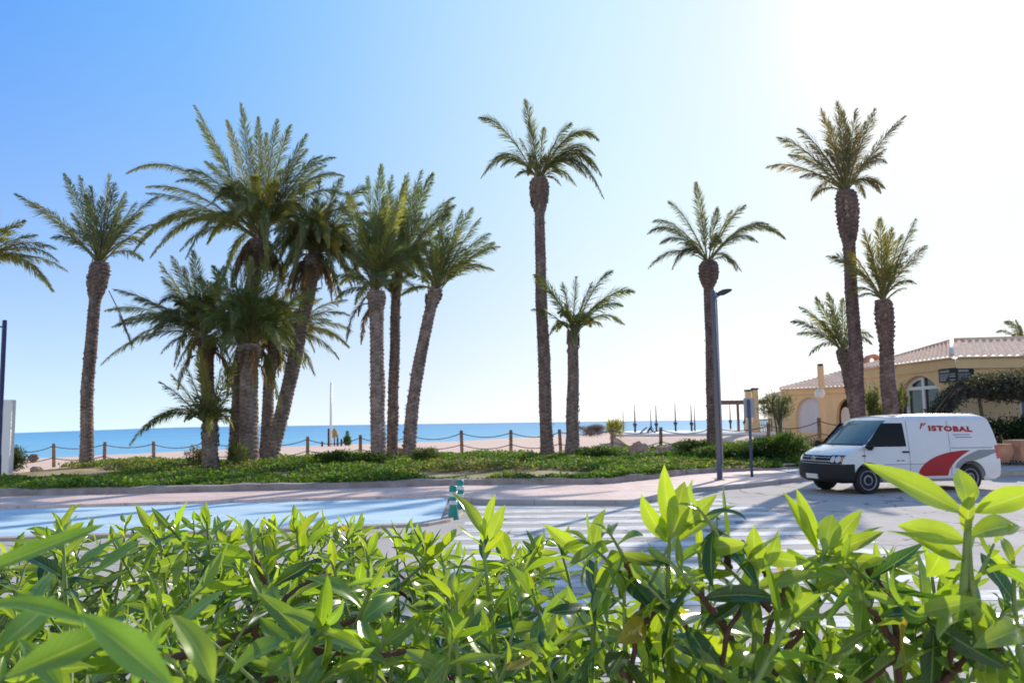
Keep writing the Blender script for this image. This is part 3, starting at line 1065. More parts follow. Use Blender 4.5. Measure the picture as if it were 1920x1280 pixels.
# ------------------------------------------------------------------ shrubs
def make_shrub(name, label, cat, c, rad, nleaf, ll, lw, colr, stems=5, group=None, upright=.3, holes=.5, mat='cover_leaf', hue=.15, dead=0.0):
    """c: centre at the ground; rad: half sizes"""
    c = np.array(c, float)
    root = empty(name, c, label, cat, group)
    mb = MB()
    tips = []
    for i in range(stems):
        a = i * 2.4 + random.uniform(-.5, .5)
        q = random.uniform(.25, .8)
        tip = c + np.array([math.cos(a) * rad[0] * q, math.sin(a) * rad[1] * q, rad[2] * random.uniform(1.0, 1.75)])
        mid = (c + tip) / 2 + np.array([0, 0, .12 * rad[2]])
        mb.tube([tuple(c - np.array([0, 0, .08])), tuple(mid), tuple(tip)], [.03 * rad[2] ** .5, .02, .008], 6)
    mb.build('stems', 'shrub_bark', root, True)
    # clumps spread through the crown volume
    nc = max(6, int(26 * holes + 10))
    cen = []
    while len(cen) < nc:
        p = rng.uniform(-1, 1, 3)
        if .25 < np.linalg.norm(p) < 1.0: cen.append(p)
    cen = np.array(cen)
    idx = rng.integers(0, nc, nleaf)
    p = cen[idx] * .82 + rng.normal(0, .17, (nleaf, 3))
    out = norm(p + np.array([0, 0, .3]))
    pos = c + p * np.array(rad) + np.array([0, 0, rad[2] * .95])
    pos[:, 2] = np.maximum(pos[:, 2], c[2] + .03)
    d = norm(out * .8 + rng.normal(0, .6, (nleaf, 3)) + np.array([0, 0, upright]))
    light = (.72 + .35 * rng.uniform(0, 1, nc))[idx][:, None]
    cols = vary(colr, nleaf, .28, hue) * light
    if dead:
        k = rng.uniform(0, 1, nleaf) < dead
        cols[k] = vary((.30, .22, .12), int(k.sum()), .3, .1)
    leaf_mesh('foliage', pos, d, np.array([0, 0, 1.0]) + rng.normal(0, .4, (nleaf, 3)), rng.uniform(.7, 1.2, nleaf) * ll, rng.uniform(.8, 1.2, nleaf) * lw, cols, .4, .15, 3, 3, 1.0, root, mat, smooth_=False)
    return root


def tg(px, Y, dz=0):
    p = at(px, 800, Y)
    return (p[0], p[1], float(terr(p[0], p[1])) + dz)


make_shrub('shrub', 'rounded grey-green shrub at the foot of the white wall, left edge', 'shrub', tg(8, 33), (1.0, .8, .55), 5000, .10, .045, (.10, .13, .06), 7, dead=.1)
make_shrub('shrub', 'low dark shrub filling the gap between the clump and the three palms', 'shrub', tg(640, 31.5), (1.1, .9, .30), 3500, .10, .05, (.07, .11, .03), 5, group='low shrubs in the bed')
make_shrub('shrub', 'low shrub round the feet of the three palms', 'shrub', tg(700, 30.8), (1.0, .8, .28), 3000, .10, .05, (.08, .125, .035), 5, group='low shrubs in the bed')
make_shrub('shrub', 'spiky grey shrub right of the leaning palm of three', 'shrub', tg(800, 32.5), (.6, .5, .30), 1600, .16, .03, (.14, .16, .08), 6, upright=.8)
make_shrub('shrub', 'dry twiggy shrub against the clump of palms, brown leaves', 'shrub', tg(372, 33), (.55, .5, .45), 1400, .14, .04, (.13, .12, .05), 7, dead=.5)
make_shrub('shrub', 'grassy tuft at the base of the thick grey-trunked palm', 'shrub', tg(447, 32), (.35, .3, .45), 900, .30, .02, (.17, .20, .08), 6, upright=1.2)
make_shrub('shrub', 'dark mound-shaped shrub before the two boulders, on the left', 'shrub', tg(1110, 33), (1.1, .8, .27), 2600, .10, .05, (.055, .09, .03), 5)
make_shrub('shrub', 'dark mound-shaped shrub between right boulder and street lamp', 'shrub', tg(1300, 34), (.95, .8, .36), 3000, .10, .05, (.05, .08, .03), 5)
make_shrub('shrub', 'broad glossy bush right of the pole with the small sign', 'shrub', tg(1450, 31.5), (1.25, .9, .42), 5500, .12, .055, (.10, .16, .045), 8)
make_shrub('shrub', 'dark leafy bush in front of the broad glossy bush', 'shrub', tg(1425, 30.8), (.85, .6, .27), 3200, .12, .055, (.06, .095, .035), 6)
make_shrub('shrub', 'bright green bush closest to the front of the van', 'shrub', tg(1478, 31.0), (.7, .6, .52), 3200, .13, .05, (.17, .24, .055), 7)
make_shrub('shrub', 'sparse dry shrub behind the van bonnet, below the terrace', 'shrub', tg(1520, 34.5), (1.3, .7, .45), 2200, .11, .04, (.17, .17, .09), 7, dead=.3)
make_shrub('shrub', 'low bush around the street lamp and sign pole', 'shrub', tg(1375, 32.5), (1.5, 1.0, .27), 5500, .11, .05, (.11, .165, .045), 7, group='low shrubs in the bed')
make_shrub('agave_plant', 'yellow-tipped spiky plant on the beach beside the dry brushwood', 'plant', at(1152, 815, 52) - np.array([0, 0, .15]), (.6, .5, .42), 420, .55, .06, (.42, .38, .12), 4, upright=.9)
# young feathery tree before the white arch
p = at(1462, 838, 35)
root = make_shrub('young_tree', 'young feathery tree before the white garage arch', 'tree', (p[0], p[1], p[2] + 1.0), (.75, .6, .75), 1800, .22, .025, (.12, .135, .07), 6, upright=.9)
mb = MB()
for dx in (-.12, .1, .02):
    mb.tube([(p[0] + dx, p[1], p[2] - .2), (p[0] + dx * .7, p[1], p[2] + .6), (p[0] + dx * 2, p[1], p[2] + 1.9)], [.05, .045, .02], 7)
mb.build('trunk', 'shrub_bark', root, True)


# boulders
def rock(name, label, c, rad, seed, mat='boulder', group=None, cat='boulder'):
    bm = bmesh.new()
    bmesh.ops.create_icosphere(bm, subdivisions=4, radius=1)
    for v in bm.verts:
        d = v.co.normalized()
        k = 1 + .28 * noise.noise(d * 1.3 + Vector((seed, 0, 0))) + .16 * noise.noise(d * 3.1 + Vector((0, seed, 0))) + .07 * noise.noise(d * 8 + Vector((0, 0, seed))) - .10 * abs(noise.noise(d * 5 + Vector((seed, seed, 0))))
        v.co = Vector((d.x * rad[0], d.y * rad[1], d.z * rad[2])) * k
    me = bpy.data.meshes.new(name)
    bm.to_mesh(me); bm.free()
    o = link_mesh(name, me, mat, None, True)
    o.location = Vector(c)
    return tag(o, label, cat, group)


def rk(px, Y, dz): p = tg(px, Y); return (p[0], p[1], p[2] + dz)


rock('boulder', 'rounded brown boulder left of the other, by the rope fence', rk(1196, 36, .22), (.46, .4, .40), 1.0)
rock('boulder', 'flatter brown boulder right of the other, by the rope fence', rk(1246, 36, .12), (.50, .4, .32), 5.0)
rock('boulder', 'ochre boulder wedged between the feet of the three palms', rk(752, 35.6, .18), (.36, .3, .34), 9.0, 'thatch')
rock('stone', 'pale stone lying left of the tall dark-trunked palm', rk(210, 33.2, .06), (.26, .2, .13), 3.0, cat='stone')
rock('stone', 'second pale stone beside the left palm, nearest the trunk', rk(236, 33.2, .06), (.30, .2, .12), 4.4, cat='stone')
rock('stone', 'smallest pale stone near the left palm, far from its trunk', rk(72, 33.0, .04), (.24, .18, .12), 6.1, cat='stone')
rock('stone', 'pinkish stone on the bed edge before the dark low shrub', rk(592, 34.5, .06), (.30, .2, .12), 7.3, cat='stone')
rock('driftwood_log', 'dark round log end lying by the rope fence at the left', at(62, 858, 42), (.26, .2, .22), 2.2, 'driftwood', cat='log')
p = at(1108, 803, 55)
make_shrub('brushwood_heap', 'dry brown brushwood heap on the sand behind the short palm', 'brushwood', (p[0], p[1], p[2] - .42), (1.1, .7, .30), 2600, .30, .018, (.30, .20, .14), 8, upright=.2, mat='dead_leaf')

# ------------------------------------------------------------------ rope fence
fp = [(5, 836, 41.5), (101, 831, 42), (197, 828, 42), (288, 827, 42), (383, 824, 42), (478, 821, 42), (577, 818, 42), (676, 815, 42), (770, 811, 42), (865, 806.5, 42), (958, 805.5, 42), (1049, 804.5, 42), (1147, 801.5, 41.5), (1239, 800.5, 41.5), (1335, 797, 41), (1441, 792, 40), (1535, 783, 38.5), (1630, 779, 38)]
p0 = at(*fp[0])
root = empty('rope_fence', (p0[0], p0[1], p0[2] - 1.3), 'rope fence of wooden posts with two sagging ropes along the beach', 'fence')
tops = [at(*f) for f in fp]
for t in tops:
    mb = MB()
    ln_ = Matrix.Rotation(random.gauss(0, .025), 3, 'Y') @ Matrix.Rotation(random.gauss(0, .03), 3, 'X')
    mb.lathe([(.085, -1.45), (.088, -.6), (.085, -.02), (.07, 0.0)], 10, ln_, t)
    mb.build('post', 'post_wood', root, True)
for a, b in zip(tops[:-1], tops[1:]):
    for dz, sag in ((-.14, .22), (-.72, .20)):
        mb = MB()
        sg = sag * random.uniform(.7, 1.25)
        mb.tube([tuple(a + (b - a) * t + np.array([0, -.09, dz - sg * 4 * t * (1 - t)])) for t in np.linspace(0, 1, 13)], .022, 6)
        mb.build('rope', 'rope', root, True)

# ------------------------------------------------------------------ left edge: booth wall and lamp post
a = at(22, 749, 32)
bm_ = MB()
zt = a[2]
bm_.box((a[0] - 2.0, a[1] + .15, zt / 2), (4.0, .3, zt), 0, .01)
o = bm_.build('booth', 'white_stucco', None, False, False, (a[0] - 2, a[1] + 1.5, 0))
tag(o, 'plain white rendered booth wall at the left edge behind the shrub', 'booth')
a = at(9, 600, 27)
root = empty('lamp_post', (a[0], a[1], .12), 'navy blue lamp post at the left edge with a side bracket', 'lamp post')
mb = MB(); mb.lathe([(.10, 0), (.09, .9), (.075, 1.0), (.07, a[2] - .14), (.055, a[2] - .12)], 12, None, (a[0], a[1], .12)); mb.build('pole', 'navy_metal', root, True)
mb = MB(); mb.tube([(a[0], a[1], a[2] - .22), (a[0] - .7, a[1], a[2] - .22)], .025, 8); mb.build('bracket', 'navy_metal', root, True)
mb = MB(); mb.box((a[0] - .42, a[1], a[2] - .75), (.5, .03, .95), 0, .01); mb.build('banner', 'bollard_green', root)

# ------------------------------------------------------------------ street lamp and sign pole
a = gnd(1350, 899, PW); zt = at(1328, 545, a[1])[2]
z0 = PW + road_z(a[0]) - .02
root = empty('street_lamp', (a[0], a[1], z0), 'tall grey street lamp on the pavement with a conduit pipe', 'street lamp')
mb = MB(); mb.lathe([(.17, 0), (.17, .03), (.085, .05), (.085, 1.1), (.075, 1.2), (.066, zt - z0), (.04, zt - z0 + .02)], 16, None, (a[0], a[1], z0)); mb.build('pole', 'lamp_grey', root, True)
mb = MB(); mb.tube([(a[0] + .085, a[1] - .05, z0 + .5), (a[0] + .085, a[1] - .05, zt - .05)], .026, 8); mb.build('conduit', 'lamp_pipe', root, True)
mb = MB(); mb.tube([(a[0] + .05, a[1], zt - .22), (a[0] + .16, a[1] - .03, zt - .16), (a[0] + .24, a[1] - .05, zt - .10)], .03, 8); mb.build('arm', 'lamp_pipe', root, True)
mb = MB()
Mh = Matrix.Rotation(R(-17), 3, 'Y')
prof = [(-.14, .05, .03), (-.10, .07, .05), (0, .10, .065), (.10, .09, .05), (.17, .05, .03), (.20, .02, .012)]
rows = []
for x, wy, hz_ in prof:
    rows.append([tuple(Mh @ Vector((x, math.cos(q) * wy, math.sin(q) * hz_)) * 1.35 + Vector((a[0] + .30, a[1] - .05, zt - .06))) for q in np.linspace(0, 2 * math.pi, 15)])
mb.grid(rows)
mb.build('lamp_head', 'dark_metal', root, True)
a = gnd(1410, 894, PW); zt = at(1404, 746, a[1])[2]; z0 = PW + road_z(a[0]) - .02
root = empty('sign_post', (a[0], a[1], z0), 'slim blue pole with the plain grey back of a small sign', 'road sign')
mb = MB(); mb.lathe([(.045, 0), (.045, zt - z0 - .05), (.03, zt - z0 - .04)], 12, None, (a[0], a[1], z0)); mb.build('pole', 'sign_blue', root, True)
mb = MB(); mb.box((a[0] + .02, a[1] + .065, zt - .30), (.34, .02, .60), 0, .009); mb.build('sign_plate', 'sign_back', root)
mb = MB(); mb.box((a[0], a[1] + .05, zt - .15), (.13, .02, .04)); mb.build('clamp', 'lamp_pipe', root); mb = MB(); mb.box((a[0], a[1] + .05, zt - .46), (.13, .02, .04)); mb.build('clamp', 'lamp_pipe', root)

# ------------------------------------------------------------------ green bollards
def bollard(px, py, ptop, label):
    g = gnd(px, py, .0)
    zt = at(px, ptop, g[1])[2]
    z0 = road_z(g[0])
    h = zt - z0
    root = empty('bollard', (g[0], g[1], z0), label, 'bollard', 'green flexible bollards at the end of the blue island')
    mb = MB(); mb.lathe([(.115, 0), (.11, .02), (.085, h * .33), (.078, h * .36), (.078, h * .96), (.06, h)], 20, None, (g[0], g[1], z0)); mb.build('post_body', 'bollard_green', root, True)
    for f0, f1 in ((.44, .56), (.68, .82)):
        mb = MB(); mb.lathe([(.0805, h * f0), (.0805, h * f1)], 20, None, (g[0], g[1], z0)); mb.build('reflective_band', 'reflective_white', root, True)


bollard(850, 973, 910, 'green plastic bollard with white bands, the nearer and left one')
bollard(863, 958, 899, 'green plastic bollard with white bands, the farther and right one')

# ------------------------------------------------------------------ beach furniture seen between the trunks
g = gnd(621, 833, -1.2); Yd = 118
a = at(621.5, 716, Yd); b = at(620, 835, Yd)
root = empty('flagpole', b, 'thin white flagpole standing on the sand near the water', 'flagpole')
mb = MB(); mb.lathe([(.20, -.3), (.20, 0.3), (.17, a[2] - b[2] - 6), (.13, a[2] - b[2])], 10, None, b); mb.build('pole', 'white_metal', root, True)
c = at(627, 829, Yd + 2)
root = empty('thatched_parasol', c - np.array([0, 0, .4]), 'small orange thatched parasol beside the flagpole', 'parasol')
mb = MB(); mb.lathe([(.12, -.6), (.10, 1.5)], 8, None, c); mb.build('pole', 'driftwood', root, True)
mb = MB(); mb.lathe([(.62, .7), (.6, .95), (.35, 1.7), (.05, 2.05)], 14, None, c); mb.build('canopy', 'thatch', root, True)
for k, (px, pt, pb, lab) in enumerate([(604, 827, 835, 'short dark post on the sand, farthest left of the flagpole'), (616, 803, 835, 'tall dark post close left of the flagpole'), (633, 820, 834, 'dark post below the thatched parasol'), (640, 822, 834, 'dark post between thatched parasol and small green tree')]):
    a = at(px, pt, 118); b = at(px, pb, 118)
    mb = MB(); mb.lathe([(.14, -.3), (.14, a[2] - b[2] - .1), (.09, a[2] - b[2])], 8, None, b)
    tag(mb.build('beach_post', 'dark_metal', None, True, False, tuple(b)), lab, 'post')
c = at(651, 833, 116)
make_shrub('small_tree', 'small cone-shaped green tree on the sand near the water', 'tree', c, (.55, .5, .55), 900, .3, .12, (.16, .24, .07), 4, upright=.3)
o = bpy.data.objects['small_tree']
n_ = 900
hh = rng.uniform(0, 1, n_) ** 1.4
rr = (1 - hh) * .52 * np.sqrt(rng.uniform(.3, 1, n_)); aa = rng.uniform(0, 6.283, n_)
leaf_mesh('foliage', c + np.stack([np.cos(aa) * rr, np.sin(aa) * rr, hh * 1.75 + .1], 1), np.stack([np.cos(aa), np.sin(aa), np.full(n_, .5)], 1), np.tile([0, 0, 1.0], (n_, 1)), .28, .1, vary((.16, .25, .07), n_), .3, .2, 3, 3, 1, o, 'cover_leaf', smooth_=False)

# terrace on the right with its posts
TZ = 1.0
tb = MB()
a = at(1150, 812.5, 56); b = at(1560, 812.5, 52)
# deck as a slab whose near edge runs from a to b
rows = []
for t in np.linspace(0, 1, 20):
    p = a + (b - a) * t
    z = TZ + (b[2] - TZ) * 0
    rows.append([(p[0], p[1], -.2), (p[0], p[1], z - .14), (p[0], p[1] - .06, z - .14), (p[0], p[1] - .06, z), (p[0] + 1.5, p[1] + 16, z + .02)])
tb.grid(rows)
bk = MB()
bk.grid([[(r_[0][0] + (0 if k else 0), r_[0][1] - .02 - 9.0 * (1 - k / 8), .38 + (TZ - .17 - .38) * smooth(k / 8) + .03 * noise.noise((r_[0][0] * .6, k * .7, 1))) for k in range(9)] for r_ in rows])
tag(bk.build('beach_bank', 'sand', None, True), kind='structure')
tag(tb.build('terrace', 'white_stucco'), 'long low white terrace deck above the beach', 'terrace')
polesp = [(1169, 770, 808, .05, 0, 'thinnest terrace pole, farthest left, without a collar'), (1191, 759, 810, .065, 1, 'terrace pole with dark collar left of the folding chairs'), (1221, 766, 808, .05, 0, 'thin terrace pole just behind the slumped chair'), (1231, 759, 809, .065, 1, 'terrace pole with dark collar right of the folding chairs'), (1267, 755, 808, .065, 1, 'terrace pole with dark collar standing alone in a gap'), (1297, 757, 808, .065, 1, 'terrace pole with dark collar, left of a touching pair'), (1303, 760, 808, .05, 0, 'thin terrace pole, right of a touching pair'), (1370, 752, 804, .065, 1, 'terrace pole with dark collar beneath the wooden pergola'), (1397, 752, 803, .065, 1, 'terrace pole with dark collar behind the small sign')]
for px, pt, pb, r_, col_, lab in polesp:
    b = gnd(px, pb, TZ + .012); b = at(px, pb, 62) if b[1] > 75 or b[1] < 0 else b
    b[2] = TZ + .01
    a = at(px, pt, b[1])
    h = a[2] - b[2]
    root = empty('terrace_pole', b, lab, 'pole', 'poles on the beach terrace')
    mb = MB(); mb.lathe([(r_ * 1.25, 0), (r_ * 1.2, h * .3), (r_ * .9, h * .35), (r_ * .35, h)], 10, None, b); mb.build('shaft', 'dark_metal', root, True)
    if col_:
        mb = MB(); mb.lathe([(r_ * 1.1, h * .18), (r_ * 2.3, h * .27), (r_ * 2.5, h * .31), (r_ * 1.0, h * .33)], 10, None, b); mb.build('collar', 'dark_metal', root, True)
for px, lab, k in ((1207, 'tilted folding chair frame on the terrace edge', 1), (1221, 'slumped brown deck chair on the terrace edge', 2)):
    b = at(px, 810, 58); b[2] = TZ + .02
    root = empty('deck_chair', b, lab, 'chair', 'folding chairs on the terrace')
    mb = MB()
    if k == 1:
        mb.tube([b + np.array([-.2, 0, 0]), b + np.array([.25, 0, .38])], .03, 6); mb.build('frame', 'dark_metal', root); mb = MB(); mb.tube([b + np.array([-.2, .4, 0]), b + np.array([.25, .4, .38])], .03, 6)
        mb.build('frame', 'dark_metal', root)
        mb = MB(); mb.grid([[tuple(b + np.array([-.2 + .45 * t, y_, .38 * t + .02])) for t in (0, .5, 1)] for y_ in (0.04, .36)]); mb.build('seat', 'brown_beam', root)
    else:
        mb.tube([b + np.array([-.25, 0, 0]), b + np.array([.05, 0, .46])], .03, 6); mb.tube([b + np.array([.3, 0, 0]), b + np.array([-.1, 0, .3])], .03, 6); mb.build('frame', 'dark_metal', root); mb = MB()
        mb.tube([b + np.array([-.25, .4, 0]), b + np.array([.05, .4, .46])], .03, 6); mb.tube([b + np.array([.3, .4, 0]), b + np.array([-.1, .4, .3])], .03, 6)
        mb.build('frame', 'dark_metal', root)
        mb = MB(); mb.grid([[tuple(b + np.array([x_, y_, z_])) for x_, z_ in ((-.22, .05), (.0, .16), (.22, .20), (.10, .34), (.05, .46))] for y_ in (.03, .37)]); mb.build('seat', 'brown_beam', root)

# pergola
Yp = 60
a = at(1346, 756, Yp); b = at(1458, 751, Yp)
root = empty('pergola', (a[0], a[1], TZ), 'brown wooden pergola beam on thin posts over the terrace', 'pergola')
mb = MB(); mb.box(((a[0] + b[0]) / 2, Yp, (a[2] + b[2]) / 2), (b[0] - a[0], .25, .24)); mb.build('beam', 'brown_beam', root); mb = MB(); mb.box(((a[0] + b[0]) / 2, Yp + 2.6, (a[2] + b[2]) / 2), (b[0] - a[0], .25, .24)); mb.build('beam', 'brown_beam', root)
mb = MB()
for x in np.linspace(a[0], b[0], 14): mb.box((x, Yp + 1.3, a[2] + .16), (.09, 3.2, .10))
mb.build('rafters', 'brown_beam', root)
for px in (1349, 1383, 1441, 1456):
    q = at(px, 754, Yp)
    mb = MB(); mb.box((q[0], Yp + .02, (q[2] + TZ - .1) / 2), (.16, .16, q[2] - TZ - .1), 0, .01); mb.build('post', 'brown_beam', root)
q = at(1440, 752, Yp)
n_ = 500
leaf_mesh('creeper', np.stack([rng.normal(q[0], .35, n_), rng.normal(Yp, .3, n_), q[2] + rng.normal(-.02, .14, n_)], 1), rng.normal(0, 1, (n_, 3)), np.tile([0, 0, 1.0], (n_, 1)), .16, .07, vary((.10, .11, .05), n_), .3, .2, 3, 3, 1, root, 'cover_leaf', smooth_=False)
# pergola rail
for px, pt, lab in ((1403, 731, 'square yellow pillar with dark cap behind the small sign, left one'), (1416, 728, 'square yellow pillar with dark cap behind the small sign, right one')):
    a = at(px, pt, 56); b = at(px + 2, 806, 56); b[2] = TZ + .01
    root = empty('pillar', b, lab, 'pillar', 'yellow pillars by the pergola')
    h = a[2] - b[2]
    mb = MB(); mb.box((b[0], b[1], b[2] + h / 2 - .05), (.36, .36, h - .1), 0, .01); mb.box((b[0], b[1], b[2] + .3), (.5, .5, .6), 0, .02); mb.build('shaft', 'yellow_stucco', root)
    mb = MB(); mb.box((b[0], b[1], b[2] + h - .03), (.44, .44, .12), 0, .02); mb.build('cap', 'dark_metal', root)
a = at(1425, 787, 58); b = at(1446, 787, 58)
root = empty('railing', (a[0], a[1], TZ), 'dark metal railing beside the yellow pillars', 'railing')
mb = MB()
for t in np.linspace(0, 1, 8): mb.box((a[0] + (b[0] - a[0]) * t, 58, TZ + .4), (.05, .05, .8))
mb.build('balusters', 'dark_metal', root)
mb = MB(); mb.box(((a[0] + b[0]) / 2, 58, TZ + .83), (b[0] - a[0] + .1, .08, .06)); mb.box(((a[0] + b[0]) / 2, 58, TZ + .45), (b[0] - a[0] + .1, .055, .04)); mb.build('rail', 'dark_metal', root)


# ------------------------------------------------------------------ yellow restaurant building
def wall_face(P, Q, z0, z1, holes=(), depth=.0, back=None):
    """vertical wall from P to Q (xy) with arched holes [(s0, s1, zsill, zspring, rise)], returns MB"""
    bm = bmesh.new()
    P = Vector((P[0], P[1])); Q = Vector((Q[0], Q[1]))
    Ln = (Q - P).length
    d = (Q - P) / Ln
    pts = lambda s, z: Vector((P.x + d.x * s, P.y + d.y * s, z))
    mb = MB()
    # columns: cut the wall in strips so that arches stay open
    ss = {0.0, Ln}
    for (a, b, zs, zp, rise) in holes:
        for k in range(17): ss.add(a + (b - a) * k / 16)
    ss = sorted(ss)

    def hole_at(s):
        for h in holes:
            if h[0] - 1e-6 <= s <= h[1] + 1e-6:
                u_ = (s - (h[0] + h[1]) / 2) / ((h[1] - h[0]) / 2)
                return h[2], h[3] + h[4] * math.sqrt(max(0, 1 - u_ * u_))
        return None
    for s0, s1 in zip(ss[:-1], ss[1:]):
        mid = (s0 + s1) / 2
        if hole_at(mid) is None:
            mb.add([pts(s0, z0), pts(s1, z0), pts(s1, z1), pts(s0, z1)], [(0, 1, 2, 3)])
        else:
            lo, t0 = hole_at(s0); _, t1 = hole_at(s1)
            mb.add([pts(s0, t0), pts(s1, t1), pts(s1, z1), pts(s0, z1)], [(0, 1, 2, 3)])
            mb.add([pts(s0, z0), pts(s1, z0), pts(s1, lo), pts(s0, lo)], [(0, 1, 2, 3)])
            if depth:
                nrm_ = Vector((-d.y, d.x)) * depth
                off = lambda v: Vector((v.x + nrm_.x, v.y + nrm_.y, v.z))
                A, B_ = pts(s0, t0), pts(s1, t1)
                mb.add([A, B_, off(B_), off(A)], [(0, 1, 2, 3)])
                A, B_ = pts(s0, lo), pts(s1, lo)
                mb.add([A, B_, off(B_), off(A)], [(0, 1, 2, 3)])
    if depth:
        for (a, b, zs, zp, rise) in holes:
            nrm_ = Vector((-d.y, d.x)) * depth
            for s in (a, b):
                A, B_ = pts(s, zs), pts(s, zp)
                mb.add([A, B_, Vector((B_.x + nrm_.x, B_.y + nrm_.y, B_.z)), Vector((A.x + nrm_.x, A.y + nrm_.y, A.z))], [(0, 1, 2, 3)])
    return mb, pts, d


def arch_panel(pts, nvec, h, off, z_in=0.0, shrink=0.0):
    a, b, zs, zp, rise = h
    a += shrink; b -= shrink
    mb = MB()
    top = []
    for k in range(17):
        s = a + (b - a) * k / 16
        u_ = (s - (a + b) / 2) / ((b - a) / 2)
        top.append((s, zp + (rise - shrink) * math.sqrt(max(0, 1 - u_ * u_))))
    o = Vector((nvec.x * off, nvec.y * off, 0))
    vs = [pts(a, zs) + o] + [pts(s, z) + o for s, z in top] + [pts(b, zs) + o]
    mb.add(vs, [tuple(range(len(vs)))])
    return mb


def tile_roof(e0, e1, u0, u1, n, rows, name, parent):
    """barrel-tiled slope between eave e0-e1 and upper edge u0-u1"""
    e0, e1, u0, u1 = map(np.array, (e0, e1, u0, u1))
    nor = np.cross(e1 - e0, u0 - e0); nor = nor / np.linalg.norm(nor)
    if nor[2] < 0: nor = -nor
    mb = MB()
    G = []
    for i in range(rows * 2 + 1):
        v = i / (rows * 2)
        step = .03 * (1 if i % 2 else 0)
        row = []
        for j in range(n * 6 + 1):
            u_ = j / (n * 6)
            ph = (j % 6) / 6 * 2 * math.pi
            bow = .055 * max(-.35, math.cos(ph))
            p = (e0 * (1 - u_) + e1 * u_) * (1 - v) + (u0 * (1 - u_) + u1 * u_) * v
            jit = .015 * noise.noise((j // 6 * 1.7, i // 2 * 1.3, 2))
            row.append(tuple(p + nor * (bow + step + jit + .05)))
        G.append(row)
    mb.grid(G)
    return mb.build(name, 'roof_tile', parent, False)


# main wing: A far end, Bc near corner, Cc right end
A = (17.4, 41.3); Bc = (18.0, 33.4); Cc = (34.0, 33.2)
EZ = 4.18
bl = empty('restaurant_building', (Bc[0], Bc[1], .15), 'yellow rendered restaurant with pink tiled roof and arched white-framed window', 'building')
# left facade (faces the beach road), window arch
LnA = math.hypot(Bc[0] - A[0], Bc[1] - A[1])


def s_of(px):
    """distance along A-Bc of the point seen at column px"""
    best = min(np.linspace(0, LnA, 800), key=lambda s: abs((960 + F * (A[0] + (Bc[0] - A[0]) * s / LnA) / (A[1] + (Bc[1] - A[1]) * s / LnA)) - px))
    return float(best)


arch = (s_of(1676), s_of(1768), 1.55, 1.9, 1.75)
mbw, pts, dv = wall_face(A, Bc, 0, EZ - .35, [arch], .35)
inn = Vector((-dv.y, dv.x)) * -1
mbw.build('wall', 'yellow_stucco', bl)
nvec = Vector((dv.y, -dv.x))       # towards the inside
nin = Vector((-dv.y, dv.x))
w2, pts2, dv2 = wall_face(Bc, Cc, 0, EZ - .35, [(2.4, 4.0, 1.2, 3.0, .001), (5.2, 6.8, 1.2, 3.0, .001)], .2)
w2.build('wall', 'yellow_stucco', bl)
# window in the left facade
gp = arch_panel(pts, nin, arch, .30)
wn = gp.build('window', 'window_glass', bl)
mb = MB()


def bar(p0, p1, wd, off, mbx):
    o = Vector((nin.x * off, nin.y * off, 0))
    a = p0 + o; b = p1 + o
    t = (b - a).normalized()
    s_ = Vector((nin.x, nin.y, 0)).cross(t).normalized() * wd / 2
    th = Vector((nin.x, nin.y, 0)) * -.06
    vs = [a - s_, a + s_, b + s_, b - s_]
    vs += [v + th for v in vs]
    mbx.add(vs, [(0, 1, 2, 3), (7, 6, 5, 4), (0, 4, 5, 1), (1, 5, 6, 2), (2, 6, 7, 3), (3, 7, 4, 0)])


sA, sB = s_of(1690), s_of(1758)
sm = s_of(1719.5)
zt2 = 3.12
for s in (sA, sm, sB): bar(pts(s, 1.55), pts(s, zt2 if s != sm else 3.6), .2, .27, mb)
bar(pts(sA, zt2), pts(sB, zt2), .14, .266, mb)
bar(pts(sA, 1.6), pts(sB, 1.6), .12, .264, mb)
ar = []
for k in range(13):
    s = sA + (sm - sA) * k / 12
    u_ = (s - (arch[0] + arch[1]) / 2) / ((arch[1] - arch[0]) / 2)
    ar.append((s, arch[3] + (arch[4] - .1) * math.sqrt(max(0, 1 - u_ * u_))))
for (s0, z0_), (s1, z1_) in zip(ar[:-1], ar[1:]): bar(pts(s0, z0_), pts(s1, z1_), .12, .262, mb)
bar(pts((sA + sm) / 2 - .3, zt2), pts((sA + sm) / 2 - .3, 3.45), .1, .268, mb)
mb.build('window_frame', 'frame_white', wn)
mb = MB(); bar(pts(arch[0] - .1, 1.5), pts(arch[1] + .1, 1.5), .12, -.02, mb); mb.build('sill', 'frame_white', wn)
# cornice bands
for P, Q, nm in ((A, Bc, 1), (Bc, Cc, 2)):
    d = Vector((Q[0] - P[0], Q[1] - P[1])).normalized()
    nn = Vector((d.y, -d.x))
    if nm == 1: nn = Vector((-abs(nn.x), nn.y * (1 if nn.x < 0 else -1)))
    mb = MB()
    Pv = Vector(P) + nn * .02; Qv = Vector(Q) + nn * .02
    prof = [(0, EZ - .42), (.10, EZ - .40), (.12, EZ - .02), (.30, EZ + .02), (.30, EZ + .06), (0, EZ + .07)]
    ext = .12
    rows = []
    for c_, e_ in ((Pv, -ext), (Qv, ext)):
        rows.append([(c_.x + nn.x * o_ + d.x * e_, c_.y + nn.y * o_ + d.y * e_, z_) for o_, z_ in prof])
    mb.grid(rows)
    mb.build('cornice', 'yellow_band', bl)
rf = tile_roof((17.05, 41.6, EZ + .03), (17.62, 33.0, EZ + .03), (18.35, 43.0, 4.5), (19.5, 36.5, 5.14), 26, 7, 'roof', bl)
rf2 = tile_roof((17.62, 33.02, EZ + .03), (34.4, 32.8, EZ + .03), (19.5, 36.5, 5.14), (35.5, 36.5, 5.35), 52, 7, 'roof', bl)
